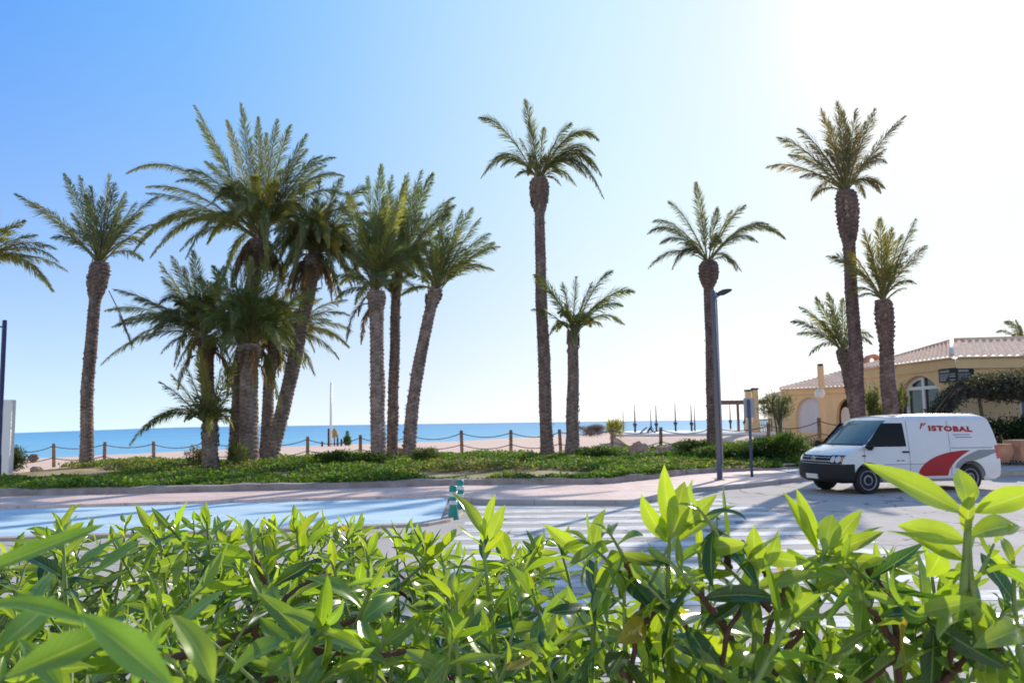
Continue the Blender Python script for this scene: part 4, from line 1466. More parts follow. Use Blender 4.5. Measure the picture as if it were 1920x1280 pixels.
mb = MB(); mb.tube([(17.60, 33.0, EZ + .14), (18.5, 34.7, 4.72), (19.5, 36.5, 5.26)], .085, 8); mb.build('hip_tiles', 'cap_white', bl, True)
mb = MB(); mb.tube([(19.5, 36.55, 5.22), (27, 36.55, 5.34), (35.5, 36.55, 5.44)], .10, 8); mb.tube([(18.35, 43.0, 4.58), (19.5, 36.55, 5.22)], .07, 8); mb.build('ridge_tiles', 'roof_tile', bl, True)
# little arched vent on the roof
q = at(1636, 688, 44)
mb = MB()
rows = []
for k in range(13):
    ang = math.pi * k / 12
    for_r = []
    for (rr, yy) in ((.40, -.25), (.24, -.25), (.24, .25), (.40, .25), (.40, -.25)):
        for_r.append((q[0] - math.cos(ang) * rr, q[1] + yy, q[2] + .28 + math.sin(ang) * rr))
    rows.append(for_r)
mb.grid(rows)
for sx in (-.32, .32): mb.box((q[0] + sx, q[1], q[2] - .1), (.16, .5, .76))
mb.build('roof_vent', 'terracotta', bl)
# black menu board across the corner
def on_wall(px, py):
    s = s_of(px)
    Yw = A[1] + (Bc[1] - A[1]) * s / LnA
    return Vector(at(px, py, Yw))


# menu board: a flat panel mounted across the corner, facing the street
c1 = on_wall(1765, 706); z_hi = at(1795, 689, 33.4)[2]; z_lo = at(1795, 715, 33.4)[2]
c2 = Vector((at(1831, 700, 33.1)[0], 33.1, 0))
c1 = Vector((c1.x - .12, c1.y - .02, 0)); cm = Vector((Bc[0] - .12, Bc[1] - .12, 0)); c2 = Vector((c2.x, Bc[1] - .12, 0))
board = empty('menu_board', (cm.x, cm.y, z_lo), 'black two-panel board with pale print, wrapped round the corner of the yellow building', 'sign board')
for nm_, (p, q_) in enumerate(((c1, cm), (cm, c2))):
    mb = MB()
    t = (q_ - p).normalized(); nn = Vector((t.y, -t.x, 0))
    if nn.y > 0 and nm_ == 1: nn = -nn
    if nm_ == 0 and nn.x > 0: nn = -nn
    vs = [Vector((p.x, p.y, z_lo)), Vector((q_.x, q_.y, z_lo)), Vector((q_.x, q_.y, z_hi)), Vector((p.x, p.y, z_hi))]
    vs += [v - nn * .06 for v in vs]
    mb.add(vs, [(0, 1, 2, 3), (7, 6, 5, 4), (0, 4, 5, 1), (1, 5, 6, 2), (2, 6, 7, 3), (3, 7, 4, 0)])
    pn = mb.build('panel', 'sign_black', board)
    mb = MB()
    ln = (q_ - p).length
    hh = z_hi - z_lo
    for (u0_, u1_, v0, v1) in ((.08, .62, .70, .86), (.05, .95, .52, .60), (.05, .55, .40, .48), (.05, .5, .28, .36), (.05, .42, .10, .24), (.6, .95, .34, .46), (.62, .92, .08, .2)) if nm_ == 0 else ((.1, .7, .68, .84), (.06, .8, .5, .57), (.06, .75, .38, .45), (.06, .6, .26, .33), (.06, .55, .1, .2), (.7, .95, .12, .4)):
        a_ = p + t * ln * u0_ + nn * .006; b_ = p + t * ln * u1_ + nn * .006
        mb.add([(a_.x, a_.y, z_lo + hh * v0), (b_.x, b_.y, z_lo + hh * v0), (b_.x, b_.y, z_lo + hh * v1), (a_.x, a_.y, z_lo + hh * v1)], [(0, 1, 2, 3)])
    mb.build('print', 'sign_print', pn)
# windows on the right facade
for a_, b_ in ((2.4, 4.0), (5.2, 6.8)):
    mb = MB(); o = Vector((-dv2.y, dv2.x)) * .15
    f = lambda s, z, e=0: Vector((Bc[0] + dv2.x * s + o.x * (1 - e), Bc[1] + dv2.y * s + o.y * (1 - e), z))
    mb.add([f(a_, 1.2), f(b_, 1.2), f(b_, 3.0), f(a_, 3.0)], [(0, 1, 2, 3)])
    wn2 = mb.build('window', 'window_glass', bl)
    mb = MB()
    for s in (a_ + .04, (a_ + b_) / 2, b_ - .04): mb.box(f(s, 2.1, .3), (.1, .08, 1.8))
    for z in (1.25, 2.95): mb.box(f((a_ + b_) / 2, z, .34), (b_ - a_, .08, .1))
    mb.build('window_frame', 'frame_white', wn2)

# west wing, farther back
A2 = (at(1467, 740, 52)[0], 52.0); B2 = (at(1640, 740, 47.5)[0], 47.5)
E2 = 3.62
Ln2 = math.hypot(B2[0] - A2[0], B2[1] - A2[1])


def s2_of(px):
    return float(min(np.linspace(0, Ln2, 800), key=lambda s: abs((960 + F * (A2[0] + (B2[0] - A2[0]) * s / Ln2) / (A2[1] + (B2[1] - A2[1]) * s / Ln2)) - px)))


wg = empty('restaurant_annexe', (A2[0], A2[1], .5), 'low yellow annexe with a white garage arch and an open arch', 'building')
garage = (s2_of(1487), s2_of(1541), 1.0, 1.9, 1.25)
opening = (s2_of(1563), s2_of(1606), 1.0, 1.9, 1.1)
mbw, ptsw, dw = wall_face(A2, B2, 0, E2 - .2, [garage, opening], .4)
mbw.build('wall', 'yellow_stucco', wg)
nw = Vector((-dw.y, dw.x))
arch_panel(ptsw, nw, garage, .25).build('garage_door', 'garage_white', wg)
op = arch_panel(ptsw, nw, opening, .38).build('dark_arch_panel', 'painted_shade', wg)  # flat dark panel, the shade inside the open arch put into its colour
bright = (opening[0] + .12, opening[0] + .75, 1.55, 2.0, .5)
arch_panel(ptsw, nw, bright, .34).build('painted_bright_arch', 'cap_white', op)  # white panel painting the brightness seen through the arch
mb = MB()
nn = -nw
prof = [(0, E2 - .30), (.12, E2 - .28), (.14, E2), (.35, E2 + .04), (.35, E2 + .09), (0, E2 + .1)]
mb.grid([[(c_[0] + nn.x * o_, c_[1] + nn.y * o_, z_) for o_, z_ in prof] for c_ in (A2, B2)])
mb.build('cornice', 'yellow_band', wg)
u1 = at(1648, 676, 51.5)
tile_roof((A2[0] + nn.x * .4, A2[1] + nn.y * .4, E2 + .05), (B2[0] + nn.x * .4, B2[1] + nn.y * .4, E2 + .05), (A2[0] + .5, A2[1] + 1.2, E2 + .25), tuple(u1), 22, 6, 'roof', wg)
mb = MB(); mb.add([(A2[0], A2[1], 0), (A2[0] + 1.5, A2[1] + 8, 0), (A2[0] + 1.5, A2[1] + 8, E2), (A2[0], A2[1], E2)], [(0, 1, 2, 3)]); mb.build('side_wall', 'yellow_band', wg)
# slim yellow chimney column with globe lamp
a = at(1538, 686, 45); b = at(1545, 806, 45)
root = empty('lamp_column', (a[0], 45, .6), 'slim yellow column with dark cap and a white globe lamp before the annexe', 'column')
mb = MB(); mb.box((a[0], 45, (a[2] + .6) / 2), (.27, .27, a[2] - .6), 0, .015); mb.build('shaft', 'yellow_stucco', root)
mb = MB(); mb.box((a[0], 45, a[2] + .05), (.24, .24, .14), 0, .01); mb.build('cap', 'dark_metal', root)
g = at(1537, 738, 44.6)
bm = bmesh.new(); bmesh.ops.create_icosphere(bm, subdivisions=3, radius=.27)
me = bpy.data.meshes.new('globe'); bm.to_mesh(me); bm.free()
o = link_mesh('lamp_globe', me, 'globe_white', None, True); o.parent = root; o.location = Vector(g) - root.location

# greenery by the building
p = at(1640, 800, 34)
make_shrub('climbing_plant', 'thin pale climbing plant between the two right palms, on the yellow wall', 'plant', (p[0], p[1], .4), (.42, .4, 1.5), 2600, .16, .05, (.20, .22, .09), 8, upright=.9)
p = at(1688, 800, 32.5)
make_shrub('climbing_plant', 'sprig of green plant left of the arched window', 'plant', (p[0], p[1], 1.3), (.32, .3, .95), 900, .16, .05, (.16, .18, .08), 5, upright=.9, holes=.2)
# arched dark creeper over the right facade
p = at(1890, 800, 30)
n_ = 16000
tt = rng.uniform(0, 1, n_)
cx = 15.75 + tt * 6.0
top_z = 3.35 - 1.75 * np.clip(1 - tt / .34, 0, 1) ** 2.2 + .35 * np.clip((tt - .3) / .7, 0, 1)
thick = .16 + .85 * smooth(tt / .5)
pz = top_z - thick * rng.uniform(0, 1, n_) ** 1.2 + rng.normal(0, .07, n_)
py_ = 31.2 + rng.normal(0, .5, n_)
root = empty('arched_creeper', (17.4, 31.2, .2), 'dark arching creeper canopy in front of the right windows', 'creeper')
leaf_mesh('foliage', np.stack([cx, py_, pz], 1), rng.normal(0, 1, (n_, 3)) + np.array([0, 0, -.3]), rng.normal(0, .6, (n_, 3)) + np.array([0, 0, 1.0]), rng.uniform(.08, .2, n_), .055, vary((.10, .09, .08), n_, .45, .12), .3, .2, 3, 3, 1, root, 'cover_leaf', smooth_=False)
mb = MB()
for k in range(5):
    yy = 31.2 + random.uniform(-.4, .4)
    mb.tube([(15.75 + k * .03, yy, .3), (15.75, yy, 1.2), (15.95 + .1 * k, yy, 2.1), (16.6, yy, 2.85), (18.2, yy, 3.25), (20.5, yy, 3.4)], [.05, .045, .04, .035, .03, .02], 6)
for xx in (17.6, 19.7): mb.tube([(xx, 31.4, .2), (xx + .1, 31.3, 1.7), (xx - .1, 31.2, 3.0)], [.09, .07, .05], 7)
mb.build('stems', 'shrub_bark', root, True)
make_shrub('hedge_bush', 'big dark evergreen bush at the right edge behind the van tail', 'shrub', (18.2, 29.6, .1), (1.6, 1.0, .95), 12000, .10, .05, (.03, .05, .022), 8)
make_shrub('hedge_bush', 'dark evergreen bush half hidden behind the van roof corner', 'shrub', (16.0, 30.4, .1), (1.0, .8, .62), 6000, .10, .05, (.045, .06, .03), 7)


def pot(px, py_b, Y, r_, h, label, square=False):
    g_ = at(px, py_b, Y)
    root = empty('plant_pot', g_, label, 'plant pot', 'terracotta plant pots behind the van')
    mb = MB()
    if square: mb.box((g_[0], g_[1], g_[2] + h / 2), (r_ * 2, r_ * 2, h), .2, .02)
    else: mb.lathe([(r_ * .6, 0), (r_ * .95, h * .45), (r_, h * .7), (r_ * .85, h * .95), (r_ * .95, h)], 18, None, g_)
    mb.build('pot_body', 'terracotta', root, not square)
    mb = MB(); mb.lathe([(r_ * .8, h * 1.0), (r_ * .7, h * 1.01)], 14, None, g_); mb.build('soil', 'bed_soil', root)


pot(1879, 866, 25.6, .33, .55, 'round terracotta pot beside the van tail light')
pot(1916, 862, 26.0, .36, .62, 'square terracotta planter at the right edge', True)

# ------------------------------------------------------------------ the van
VX, VY, VZ, YAW, VP = 8.45, 21.36, 0.0, 14.26, -.5
f_ = Vector((-math.cos(R(YAW)) * math.cos(R(VP)), -math.sin(R(YAW)) * math.cos(R(VP)), -math.sin(R(VP))))
l_ = Vector((math.sin(R(YAW)), -math.cos(R(YAW)), 0))
u_ = f_.cross(l_)
van = empty('panel_van', (0, 0, 0), 'white panel van with red lettering and red and grey swoosh, parked at the kerb', 'van')
VM = Matrix(((f_.x, l_.x, u_.x, VX), (f_.y, l_.y, u_.y, VY), (f_.z, l_.z, u_.z, -.012), (0, 0, 0, 1)))
van.matrix_world = VM


def vlink(name, mb, mat, parent=van, smooth_=False):
    me = bpy.data.meshes.new(name)
    me.from_pydata(mb.v, [], mb.f)
    me.update()
    o = bpy.data.objects.new(name, me)
    COL.objects.link(o)
    me.materials.append(MATS[mat])
    if smooth_: me.polygons.foreach_set('use_smooth', np.ones(len(me.polygons), dtype=bool))
    o.parent = parent
    return o


FP = [(.30, .80), (.34, .90), (.45, .93), (.62, .93), (.72, .91), (.82, .89), (.92, .85), (.98, .79), (1.04, .68), (1.10, .52), (1.15, .36), (1.19, .20), (1.21, .14), (1.30, .03), (1.45, -.16), (1.60, -.35), (1.72, -.51), (1.80, -.63), (1.86, -.76), (1.905, -.95), (1.94, -1.25), (1.96, -1.6), (1.968, -1.9)]
RP = [(.30, -3.86), (.40, -3.95), (.62, -3.97), (.9, -3.96), (1.2, -3.93), (1.5, -3.87), (1.75, -3.79), (1.86, -3.72), (1.93, -3.60), (1.968, -3.3)]


def xf(z): return float(np.interp(z, [p[0] for p in FP], [p[1] for p in FP]))


def xr(z): return float(np.interp(z, [p[0] for p in RP], [p[1] for p in RP]))


def wd(z):
    w_ = .93 + .02 * math.sin(min(1, max(0, (z - .3) / .7)) * math.pi) - (.06 if z < .34 else 0)
    if z > 1.0: w_ -= .15 * ((z - 1.0) / .95) ** 1.25
    if z > 1.80: w_ -= .34 * (1 - math.sqrt(max(0, 1 - ((z - 1.80) / .17) ** 2)))
    return w_


def cfr(z): return float(np.interp(z, [.3, .9, 1.0, 1.2, 1.6, 1.9, 1.97], [.26, .26, .30, .22, .12, .10, .2]))


def front_x(y, z):
    w_ = wd(z)
    return xf(z) - cfr(z) * (abs(y) / w_) ** 2.6


zl = [.30, .33, .36, .42, .5, .6, .68, .74, .8, .86, .92, .96, .99, 1.02, 1.05, 1.08, 1.11, 1.14, 1.17, 1.19, 1.205, 1.22, 1.27, 1.33, 1.4, 1.47, 1.54, 1.61, 1.68, 1.74, 1.79, 1.83, 1.86, 1.885, 1.905, 1.925, 1.94, 1.952, 1.96, 1.966]
ring = []
ny = 21
for z in zl:
    w_ = wd(z)
    r_ = []
    for k in range(ny):
        y = -w_ + 2 * w_ * k / (ny - 1)
        r_.append((front_x(y, z), y, z))
    x0 = front_x(w_, z)
    xb = xr(z)
    for k in range(1, 40):
        r_.append((x0 + (xb + .10 - x0) * k / 40, w_, z))
    for k in range(0, 7):
        a = math.pi / 2 * k / 6
        r_.append((xb + .10 - .10 * math.sin(a), w_ - .10 + .10 * math.cos(a), z))
    for k in range(1, 6):
        r_.append((xb, (w_ - .10) * (1 - 2 * k / 6), z))
    for k in range(0, 7):
        a = math.pi / 2 * k / 6
        r_.append((xb + .10 - .10 * math.cos(a), -(w_ - .10 + .10 * math.sin(a)), z))
    for k in range(1, 40):
        r_.append((xb + .10 + (x0 - xb - .10) * k / 40, -w_, z))
    ring.append(r_)
nr_ = len(ring[0])
bm = bmesh.new()
bv = [[bm.verts.new(p) for p in r_] for r_ in ring]
for i in range(len(ring) - 1):
    for k in range(nr_):
        k2 = (k + 1) % nr_
        bm.faces.new((bv[i][k], bv[i][k2], bv[i + 1][k2], bv[i + 1][k]))
bm.faces.new(bv[-1]); bm.faces.new(list(reversed(bv[0])))
bmesh.ops.recalc_face_normals(bm, faces=bm.faces[:])
me = bpy.data.meshes.new('body'); bm.to_mesh(me); bm.free()
tmp = bpy.data.objects.new('tmp', me); COL.objects.link(tmp)
cb = bmesh.new()
for xw in (0, -3.0):
    for sy in (-1, 1):
        ret = bmesh.ops.create_cone(cb, cap_ends=True, segments=40, radius1=.41, radius2=.41, depth=.5, matrix=Matrix.Translation((xw, sy * .86, .345)) @ Matrix.Rotation(math.pi / 2, 4, 'X'))
mec = bpy.data.meshes.new('cut'); cb.to_mesh(mec); cb.free()
cut = bpy.data.objects.new('cut', mec); COL.objects.link(cut)
md = tmp.modifiers.new('b', 'BOOLEAN'); md.operation = 'DIFFERENCE'; md.object = cut; md.solver = 'EXACT'
dg = bpy.context.evaluated_depsgraph_get()
body_me = bpy.data.meshes.new_from_object(tmp.evaluated_get(dg))
bpy.data.objects.remove(tmp); bpy.data.objects.remove(cut)
body_me.name = 'body'
body_me.materials.clear(); body_me.materials.append(MATS['van_white'])
ob = bpy.data.objects.new('body', body_me); COL.objects.link(ob); ob.parent = van
bm = bmesh.new(); bm.from_mesh(body_me)
for f in bm.faces: f.smooth = True
for e in bm.edges:
    if len(e.link_faces) == 2 and e.calc_face_angle(0) > R(35): e.smooth = False
bm.to_mesh(body_me); bm.free()


def side_patch(zs, x0, x1, off, nx=14, sy=1):
    mb = MB()
    mb.grid([[(x0(z) + (x1(z) - x0(z)) * k / nx, sy * (wd(z) + off), z) for k in range(nx + 1)] for z in zs])
    return mb


def front_patch(zs, ya, yb, off, n=16):
    mb = MB()
    rows = []
    for z in zs:
        row = []
        for k in range(n + 1):
            y = ya(z) + (yb(z) - ya(z)) * k / n
            e = .01
            dx = (front_x(y + e, z) - front_x(y - e, z)) / (2 * e)
            dz = (front_x(y, z + e) - front_x(y, z - e)) / (2 * e)
            nv = Vector((1, -dx, -dz)).normalized() * off
            row.append((front_x(y, z) + nv.x, y + nv.y, z + nv.z))
        rows.append(row)
    mb.grid(rows)
    return mb


lin = lambda a, b, n: [a + (b - a) * i / (n - 1) for i in range(n)]
vlink('windscreen', front_patch(lin(1.215, 1.80, 14), lambda z: -wd(z) * .90, lambda z: wd(z) * .90, .006), 'windscreen_glass', van, True)
vlink('cowl', front_patch(lin(1.185, 1.222, 4), lambda z: -wd(z) * .88, lambda z: wd(z) * .88, .004), 'van_black')
vlink('grille', front_patch(lin(.755, .94, 7), lambda z: -.56, lambda z: .56, .006), 'van_black')
vlink('grille_trim', front_patch(lin(.80, .815, 2), lambda z: -.6, lambda z: .6, .012), 'chrome')
gt = vlink('grille_trim', front_patch(lin(.885, .897, 2), lambda z: -.56, lambda z: .56, .012), 'chrome')
for s in (-1, 1):
    hl = vlink('headlight', front_patch(lin(.75, .955, 7), lambda z: s * .56, lambda z: s * (.862 + (z - .75) * .09), .007), 'dark_metal' if False else 'van_black', van, True)
    for yy, rr in ((.64, .055), (.765, .065)):
        mb = front_patch(lin(.775, .935, 7), lambda z: s * (yy - rr * math.sqrt(max(0, 1 - ((z - .855) / .081) ** 2))), lambda z: s * (yy + rr * math.sqrt(max(0, 1 - ((z - .855) / .081) ** 2))), .012, 8)
        vlink('lens', mb, 'headlight_glass', hl, True)
    vlink('indicator', front_patch(lin(.80, .92, 5), lambda z: s * .835, lambda z: s * .868, .013, 4), 'indicator', hl)
# black bumper wrapping to the wheel arches
mb = MB()
rows = []
for z in lin(.295, .745, 9):
    w_ = wd(z) + .012
    row = []
    xe = .40 + .0 * z
    for x_ in lin(xe, front_x(w_ - .012, z), 5)[:-1]: row.append((x_, -w_, z))
    for k in range(25):
        y = -w_ + 2 * w_ * k / 24
        row.append((front_x(y * .985, z) + .014, y, z))
    for x_ in lin(front_x(w_ - .012, z), xe, 5)[1:]: row.append((x_, w_, z))
    rows.append(row)
mb.grid(rows)
vlink('bumper', mb, 'van_black', van, True)
pl = vlink('number_plate', front_patch(lin(.375, .485, 3), lambda z: -.26, lambda z: .26, .03, 6), 'plate_white')
vlink('plate_band', front_patch(lin(.378, .482, 3), lambda z: .225, lambda z: .258, .033, 2), 'sign_blue', pl)
# round badge on the grille: ring with a V over a W
bx = front_x(0, .848) + .016
mb = MB()
for k in range(24):
    a0, a1 = 2 * math.pi * k / 24, 2 * math.pi * (k + 1) / 24
    mb.add([(bx, math.cos(a0) * .062, .848 + math.sin(a0) * .062), (bx, math.cos(a1) * .062, .848 + math.sin(a1) * .062), (bx, math.cos(a1) * .080, .848 + math.sin(a1) * .080), (bx, math.cos(a0) * .080, .848 + math.sin(a0) * .080)], [(0, 1, 2, 3)])


def stroke(y0, z0_, y1, z1_, wdt=.013):
    d_ = Vector((y1 - y0, z1_ - z0_)).normalized(); n2 = Vector((-d_.y, d_.x)) * wdt / 2
    mb.add([(bx + .001, y0 + n2.x, .848 + z0_ + n2.y), (bx + .001, y1 + n2.x, .848 + z1_ + n2.y), (bx + .001, y1 - n2.x, .848 + z1_ - n2.y), (bx + .001, y0 - n2.x, .848 + z0_ - n2.y)], [(0, 1, 2, 3)])


for s in (-1, 1):
    stroke(s * .028, .058, 0, .006)
    stroke(s * .056, .028, s * .026, -.054)
    stroke(s * .026, -.054, 0, -.008)
vlink('badge', mb, 'chrome')

# side: window, door seams, handle, sill, lettering, swooshes (left side faces the street)
for sy in (1, -1):
    dw_ = vlink('side_window', side_patch(lin(1.155, 1.735, 8), lambda z: float(np.interp(z, [1.155, 1.20, 1.735], [.06, .02, -.50])), lambda z: -1.13 + (z - 1.155) * .04, .006, 10, sy), 'side_glass', van, True)
    vlink('door_handle', side_patch(lin(1.0, 1.045, 3), lambda z: -.98, lambda z: -1.18, .03, 4, sy), 'van_black')
    mbm = MB(); mbm.box((.02, sy * 1.05, 1.18), (.13, .20, .21), 0, .04); mbm.box((.02, sy * .95, 1.15), (.06, .12, .06), 0, .01)
    vlink('door_mirror', mbm, 'van_black', van, True)
    for x_, za, zb in ((-1.20, .42, 1.80), (-2.42, .42, 1.80), (.10, .75, 1.13)):
        vlink('door_seam', side_patch(lin(za, zb, 14), lambda z: x_ + (z - 1) * -.02 + .006, lambda z: x_ + (z - 1) * -.02 - .006, .003, 1, sy), 'seam_grey')
    vlink('crease_shade', side_patch(lin(.715, .727, 2), lambda z: -.45, lambda z: -2.5, .003, 20, sy), 'seam_grey')  # thin dark strip painting the shade line of the body fold
    vlink('slide_rail', side_patch(lin(1.095, 1.11, 2), lambda z: -2.45, lambda z: -3.7, .004, 10, sy), 'seam_grey')
    vlink('side_repeater', side_patch(lin(.925, .955, 2), lambda z: .17, lambda z: .06, .006, 3, sy), 'dark_metal')
    vlink('door_badge', side_patch(lin(.80, .825, 2), lambda z: -.80, lambda z: -.90, .005, 3, sy), 'seam_grey')
    vlink('door_badge', side_patch(lin(.80, .825, 2), lambda z: -.93, lambda z: -1.03, .005, 3, sy), 'seam_grey')
    vlink('sill', side_patch(lin(.31, .40, 3), lambda z: -.46, lambda z: -2.55, .006, 20, sy), 'van_white')
    # red swoosh: curved left edge, sharp upper right tip
    zs = lin(.42, 1.04, 22)
    xl_ = lambda z: -1.42 - 1.55 * (1 - math.sqrt(max(0.0, 1 - ((z - .42) / .625) ** 2))) - .0
    xr_ = lambda z: -2.30 - .10 * ((z - .42) / .62) - .62 * max(0, (z - .42) / .62) ** 2.2
    vlink('red_swoosh', side_patch(zs, xl_, lambda z: min(xr_(z), xl_(z) - .0), .005, 14, sy), 'van_red', van, True)
    # grey swoosh sweeping over the rear wheel
    z2 = lin(.60, 1.05, 18)
    xl2 = lambda z: -2.52 - .78 * ((z - .60) / .45) ** 2.0
    xr2 = lambda z: max(-3.0 + math.sqrt(max(0, .43 ** 2 - (z - .345) ** 2)) if z < .76 else -3.0 - 1.0 * ((z - .76) / .29) ** .8, -3.85) - .0
    vlink('grey_swoosh', side_patch(z2, xl2, lambda z: min(xl2(z), xr2(z)), .0045, 12, sy), 'van_grey', van, True)
    vlink('tail_light', side_patch(lin(.82, 1.16, 6), lambda z: xr(z) + .16, lambda z: xr(z) + .06, .008, 4, sy), 'tail_red', van, True)
    # lettering
    for txt, size, x_, z_, mt, dz in (('ISTOBAL', .235, -1.86, 1.545, 'van_red', .0),):
        cu = bpy.data.curves.new('letters', 'FONT')
        cu.body = txt; cu.size = size * .74; cu.offset = .011; cu.space_character = 1.18
        cu.resolution_u = 3
        to = bpy.data.objects.new('t', cu); COL.objects.link(to)
        dg = bpy.context.evaluated_depsgraph_get()
        tm = bpy.data.meshes.new_from_object(to.evaluated_get(dg))
        bpy.data.objects.remove(to)
        wtx = max(v.co.x for v in tm.vertices)
        for v in tm.vertices:
            xx = v.co.x * 1.70
            zz = z_ + v.co.y - .035 * (xx / 1.3)
            X = x_ - xx if sy == 1 else x_ - wtx * 1.70 + xx
            v.co = Vector((X, sy * (wd(zz) + .007), zz))
        tm.materials.clear(); tm.materials.append(MATS[mt])
        lo = bpy.data.objects.new('lettering', tm); COL.objects.link(lo); lo.parent = van
    # the flame-like mark before the name: two slanted strokes
    mb = MB()
    for dx_, zlo, zhi, ww in ((0, 1.585, 1.735, .055), (.10, 1.66, 1.735, .05)):
        P_ = []
        for z in lin(zlo, zhi, 5):
            t = (z - zlo) / (zhi - zlo)
            xa = -1.60 - dx_ - .07 * t
            P_.append([(xa, sy * (wd(z) + .007), z), (xa - ww * (.6 + .6 * t), sy * (wd(z) + .007), z)])
        mb.grid(P_)
    vlink('company_mark', mb, 'van_red')
    for zz, xa, xb in ((1.425, -2.56, -3.08), (1.36, -2.62, -3.12)):
        vlink('small_print', side_patch(lin(zz, zz + .018, 2), lambda z: xa, lambda z: xb, .005, 6, sy), 'seam_grey')
# rear lights and window at the back, roof ribs
mb = MB()
mb.grid([[(xr(z) - .006, y, z) for y in (-.62, 0, .62)] for z in lin(1.25, 1.72, 5)])
vlink('rear_window', mb, 'side_glass')
mb = MB()
for x_ in (-3.45, -3.2, -2.95): mb.box((x_, .52, 1.972), (.10, .08, .03), 0, .008)
vlink('roof_fixings', mb, 'van_white')
mb = MB(); mb.box((-1.5, 0, .31), (4.2, 1.45, .08)); vlink('underbody', mb, 'van_black')
# wheels
for xw in (0, -3.0):
    for sy in (-1, 1):
        Mw = Matrix.Rotation(-sy * math.pi / 2, 3, 'X')
        c = (xw, sy * .82, .345)
        mb = MB(); mb.lathe([(.20, -.10), (.30, -.11), (.335, -.085), (.345, -.05), (.345, .05), (.335, .085), (.30, .108), (.245, .10), (.232, .085)], 36, Mw, c)
        wh = vlink('wheel', mb, 'tyre_rubber', van, True)
        mb = MB(); mb.lathe([(.235, .06), (.238, .098), (.225, .101), (.215, .085), (.18, .06), (.165, .058), (.15, .075), (.11, .09), (.085, .09)], 36, Mw, c); vlink('rim', mb, 'rim_steel', wh, True)
        mb = MB(); mb.lathe([(.092, .088), (.09, .098), (.06, .108), (.02, .11)], 20, Mw, c); vlink('hub_cap', mb, 'van_black', wh, True)
        mb = MB()
        for k in range(12):
            a0 = 2 * math.pi * k / 12
            p = Mw @ Vector((.182 * math.cos(a0), .182 * math.sin(a0), .064))
            mb.lathe([(.016, 0), (.016, .004)], 8, Mw, (c[0] + p.x, c[1] + p.y, c[2] + p.z))
        vlink('rim_hole_shade', mb, 'painted_shade', wh)  # dark discs on the rim, painted shade in place of real holes
        ml = MB(); ml.lathe([(.405, -.12), (.405, -.10), (.39, -.10), (.39, -.12)], 36, Mw, (xw, sy * .80, .345)); 
# thin black arch lips on the front wheels
for xw in (0, -3.0):
    for sy in (-1, 1):
        mb = MB(); P_ = []
        for k in range(25):
            a0 = math.pi * (-.05 + 1.1 * k / 24)
            P_.append([(xw + rr * math.cos(a0), sy * (wd(max(.3, .345 + rr * math.sin(a0))) + .004), max(.3, .345 + rr * math.sin(a0))) for rr in (.405, .435)])
        mb.grid(P_)
        vlink('arch_trim', mb, 'van_black')

# ------------------------------------------------------------------ foreground hedge
LEAF_Y = np.array((.32, .41, .05)); LEAF_G = np.array((.135, .235, .045)); LEAF_D = np.array((.05, .11, .035))


def sprig(acc, apex, d_stem, length, nl, scale=None, young=.6, lm=.095, aim=None, thick=.0035):
    """apex: world position of the growing tip; d_stem: direction the stem grows in"""
    scale = scale or random.uniform(.62, 1.12)
    d0 = Vector(d_stem).normalized()
    apex = Vector(apex)
    bend = Vector((random.uniform(-.35, .35), random.uniform(-.35, .35), random.uniform(-.2, .2)))
    pts = []
    for i in range(9):
        s = length * i / 8
        pts.append(apex - d0 * s - bend * s * s * .8 / max(length, .1) * 1.0 - Vector((0, 0, 1)) * s * s * .25)
    rad = [thick * (.55 + 1.5 * i / 8) * scale for i in range(9)]
    ng = 4
    acc['green'].append((pts[:ng + 1], rad[:ng + 1]))
    acc['brown'].append((pts[ng:], rad[ng:]))
    phi = random.uniform(0, 6.28)
    for k in range(nl):
        f = (k / max(nl - 1, 1)) ** 1.25
        s = f * length * .78
        j = min(7, int(s / length * 8)); q = s / length * 8 - j
        p = pts[j].lerp(pts[j + 1], q)
        ax = (pts[j] - pts[j + 1]).normalized()
        o = ax.orthogonal().normalized()
        phi += 2.39996 + random.uniform(-.3, .3)
        side = o * math.cos(phi) + ax.cross(o) * math.sin(phi)
        tilt = R(14) + R(80) * min(1, f * 2.0) ** .7 + random.uniform(-.25, .35)
        d = ax * math.cos(tilt) + side * math.sin(tilt)
        d = d + Vector((0, 0, -.15 - .75 * f)) * random.uniform(0, 1) + Vector(rng.normal(0, .12, 3))
        up = ax * math.sin(tilt) - side * math.cos(tilt) + Vector(rng.normal(0, .18, 3))
        Ln = lm * scale * (.42 + .58 * min(1, k / 4)) * random.uniform(.75, 1.15)
        acc['p'].append(tuple(p)); acc['d'].append(tuple(d)); acc['u'].append(tuple(up)); acc['L'].append(Ln); acc['W'].append(Ln * random.uniform(.22, .33))
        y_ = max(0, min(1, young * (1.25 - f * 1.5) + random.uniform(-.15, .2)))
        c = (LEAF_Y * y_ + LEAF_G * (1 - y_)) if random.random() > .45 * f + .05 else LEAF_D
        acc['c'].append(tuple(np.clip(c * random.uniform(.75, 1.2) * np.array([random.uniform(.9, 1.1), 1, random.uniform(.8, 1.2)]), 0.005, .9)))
        if random.random() < .008: acc['c'][-1] = (.42, .30, .06)
        acc['curl'].append(random.uniform(-.15, 1.1))
    return pts[-1]


def wobble(pts, rad, amp=.006):
    P, Q = [], []
    for i in range(len(pts) - 1):
        for k in range(3):
            t = k / 3
            P.append(pts[i].lerp(pts[i + 1], t) + (Vector(rng.normal(0, amp, 3)) if k else Vector()))
            Q.append((rad[i] * (1 - t) + rad[i + 1] * t) * random.uniform(.88, 1.18))
    P.append(pts[-1]); Q.append(rad[-1])
    return P, Q


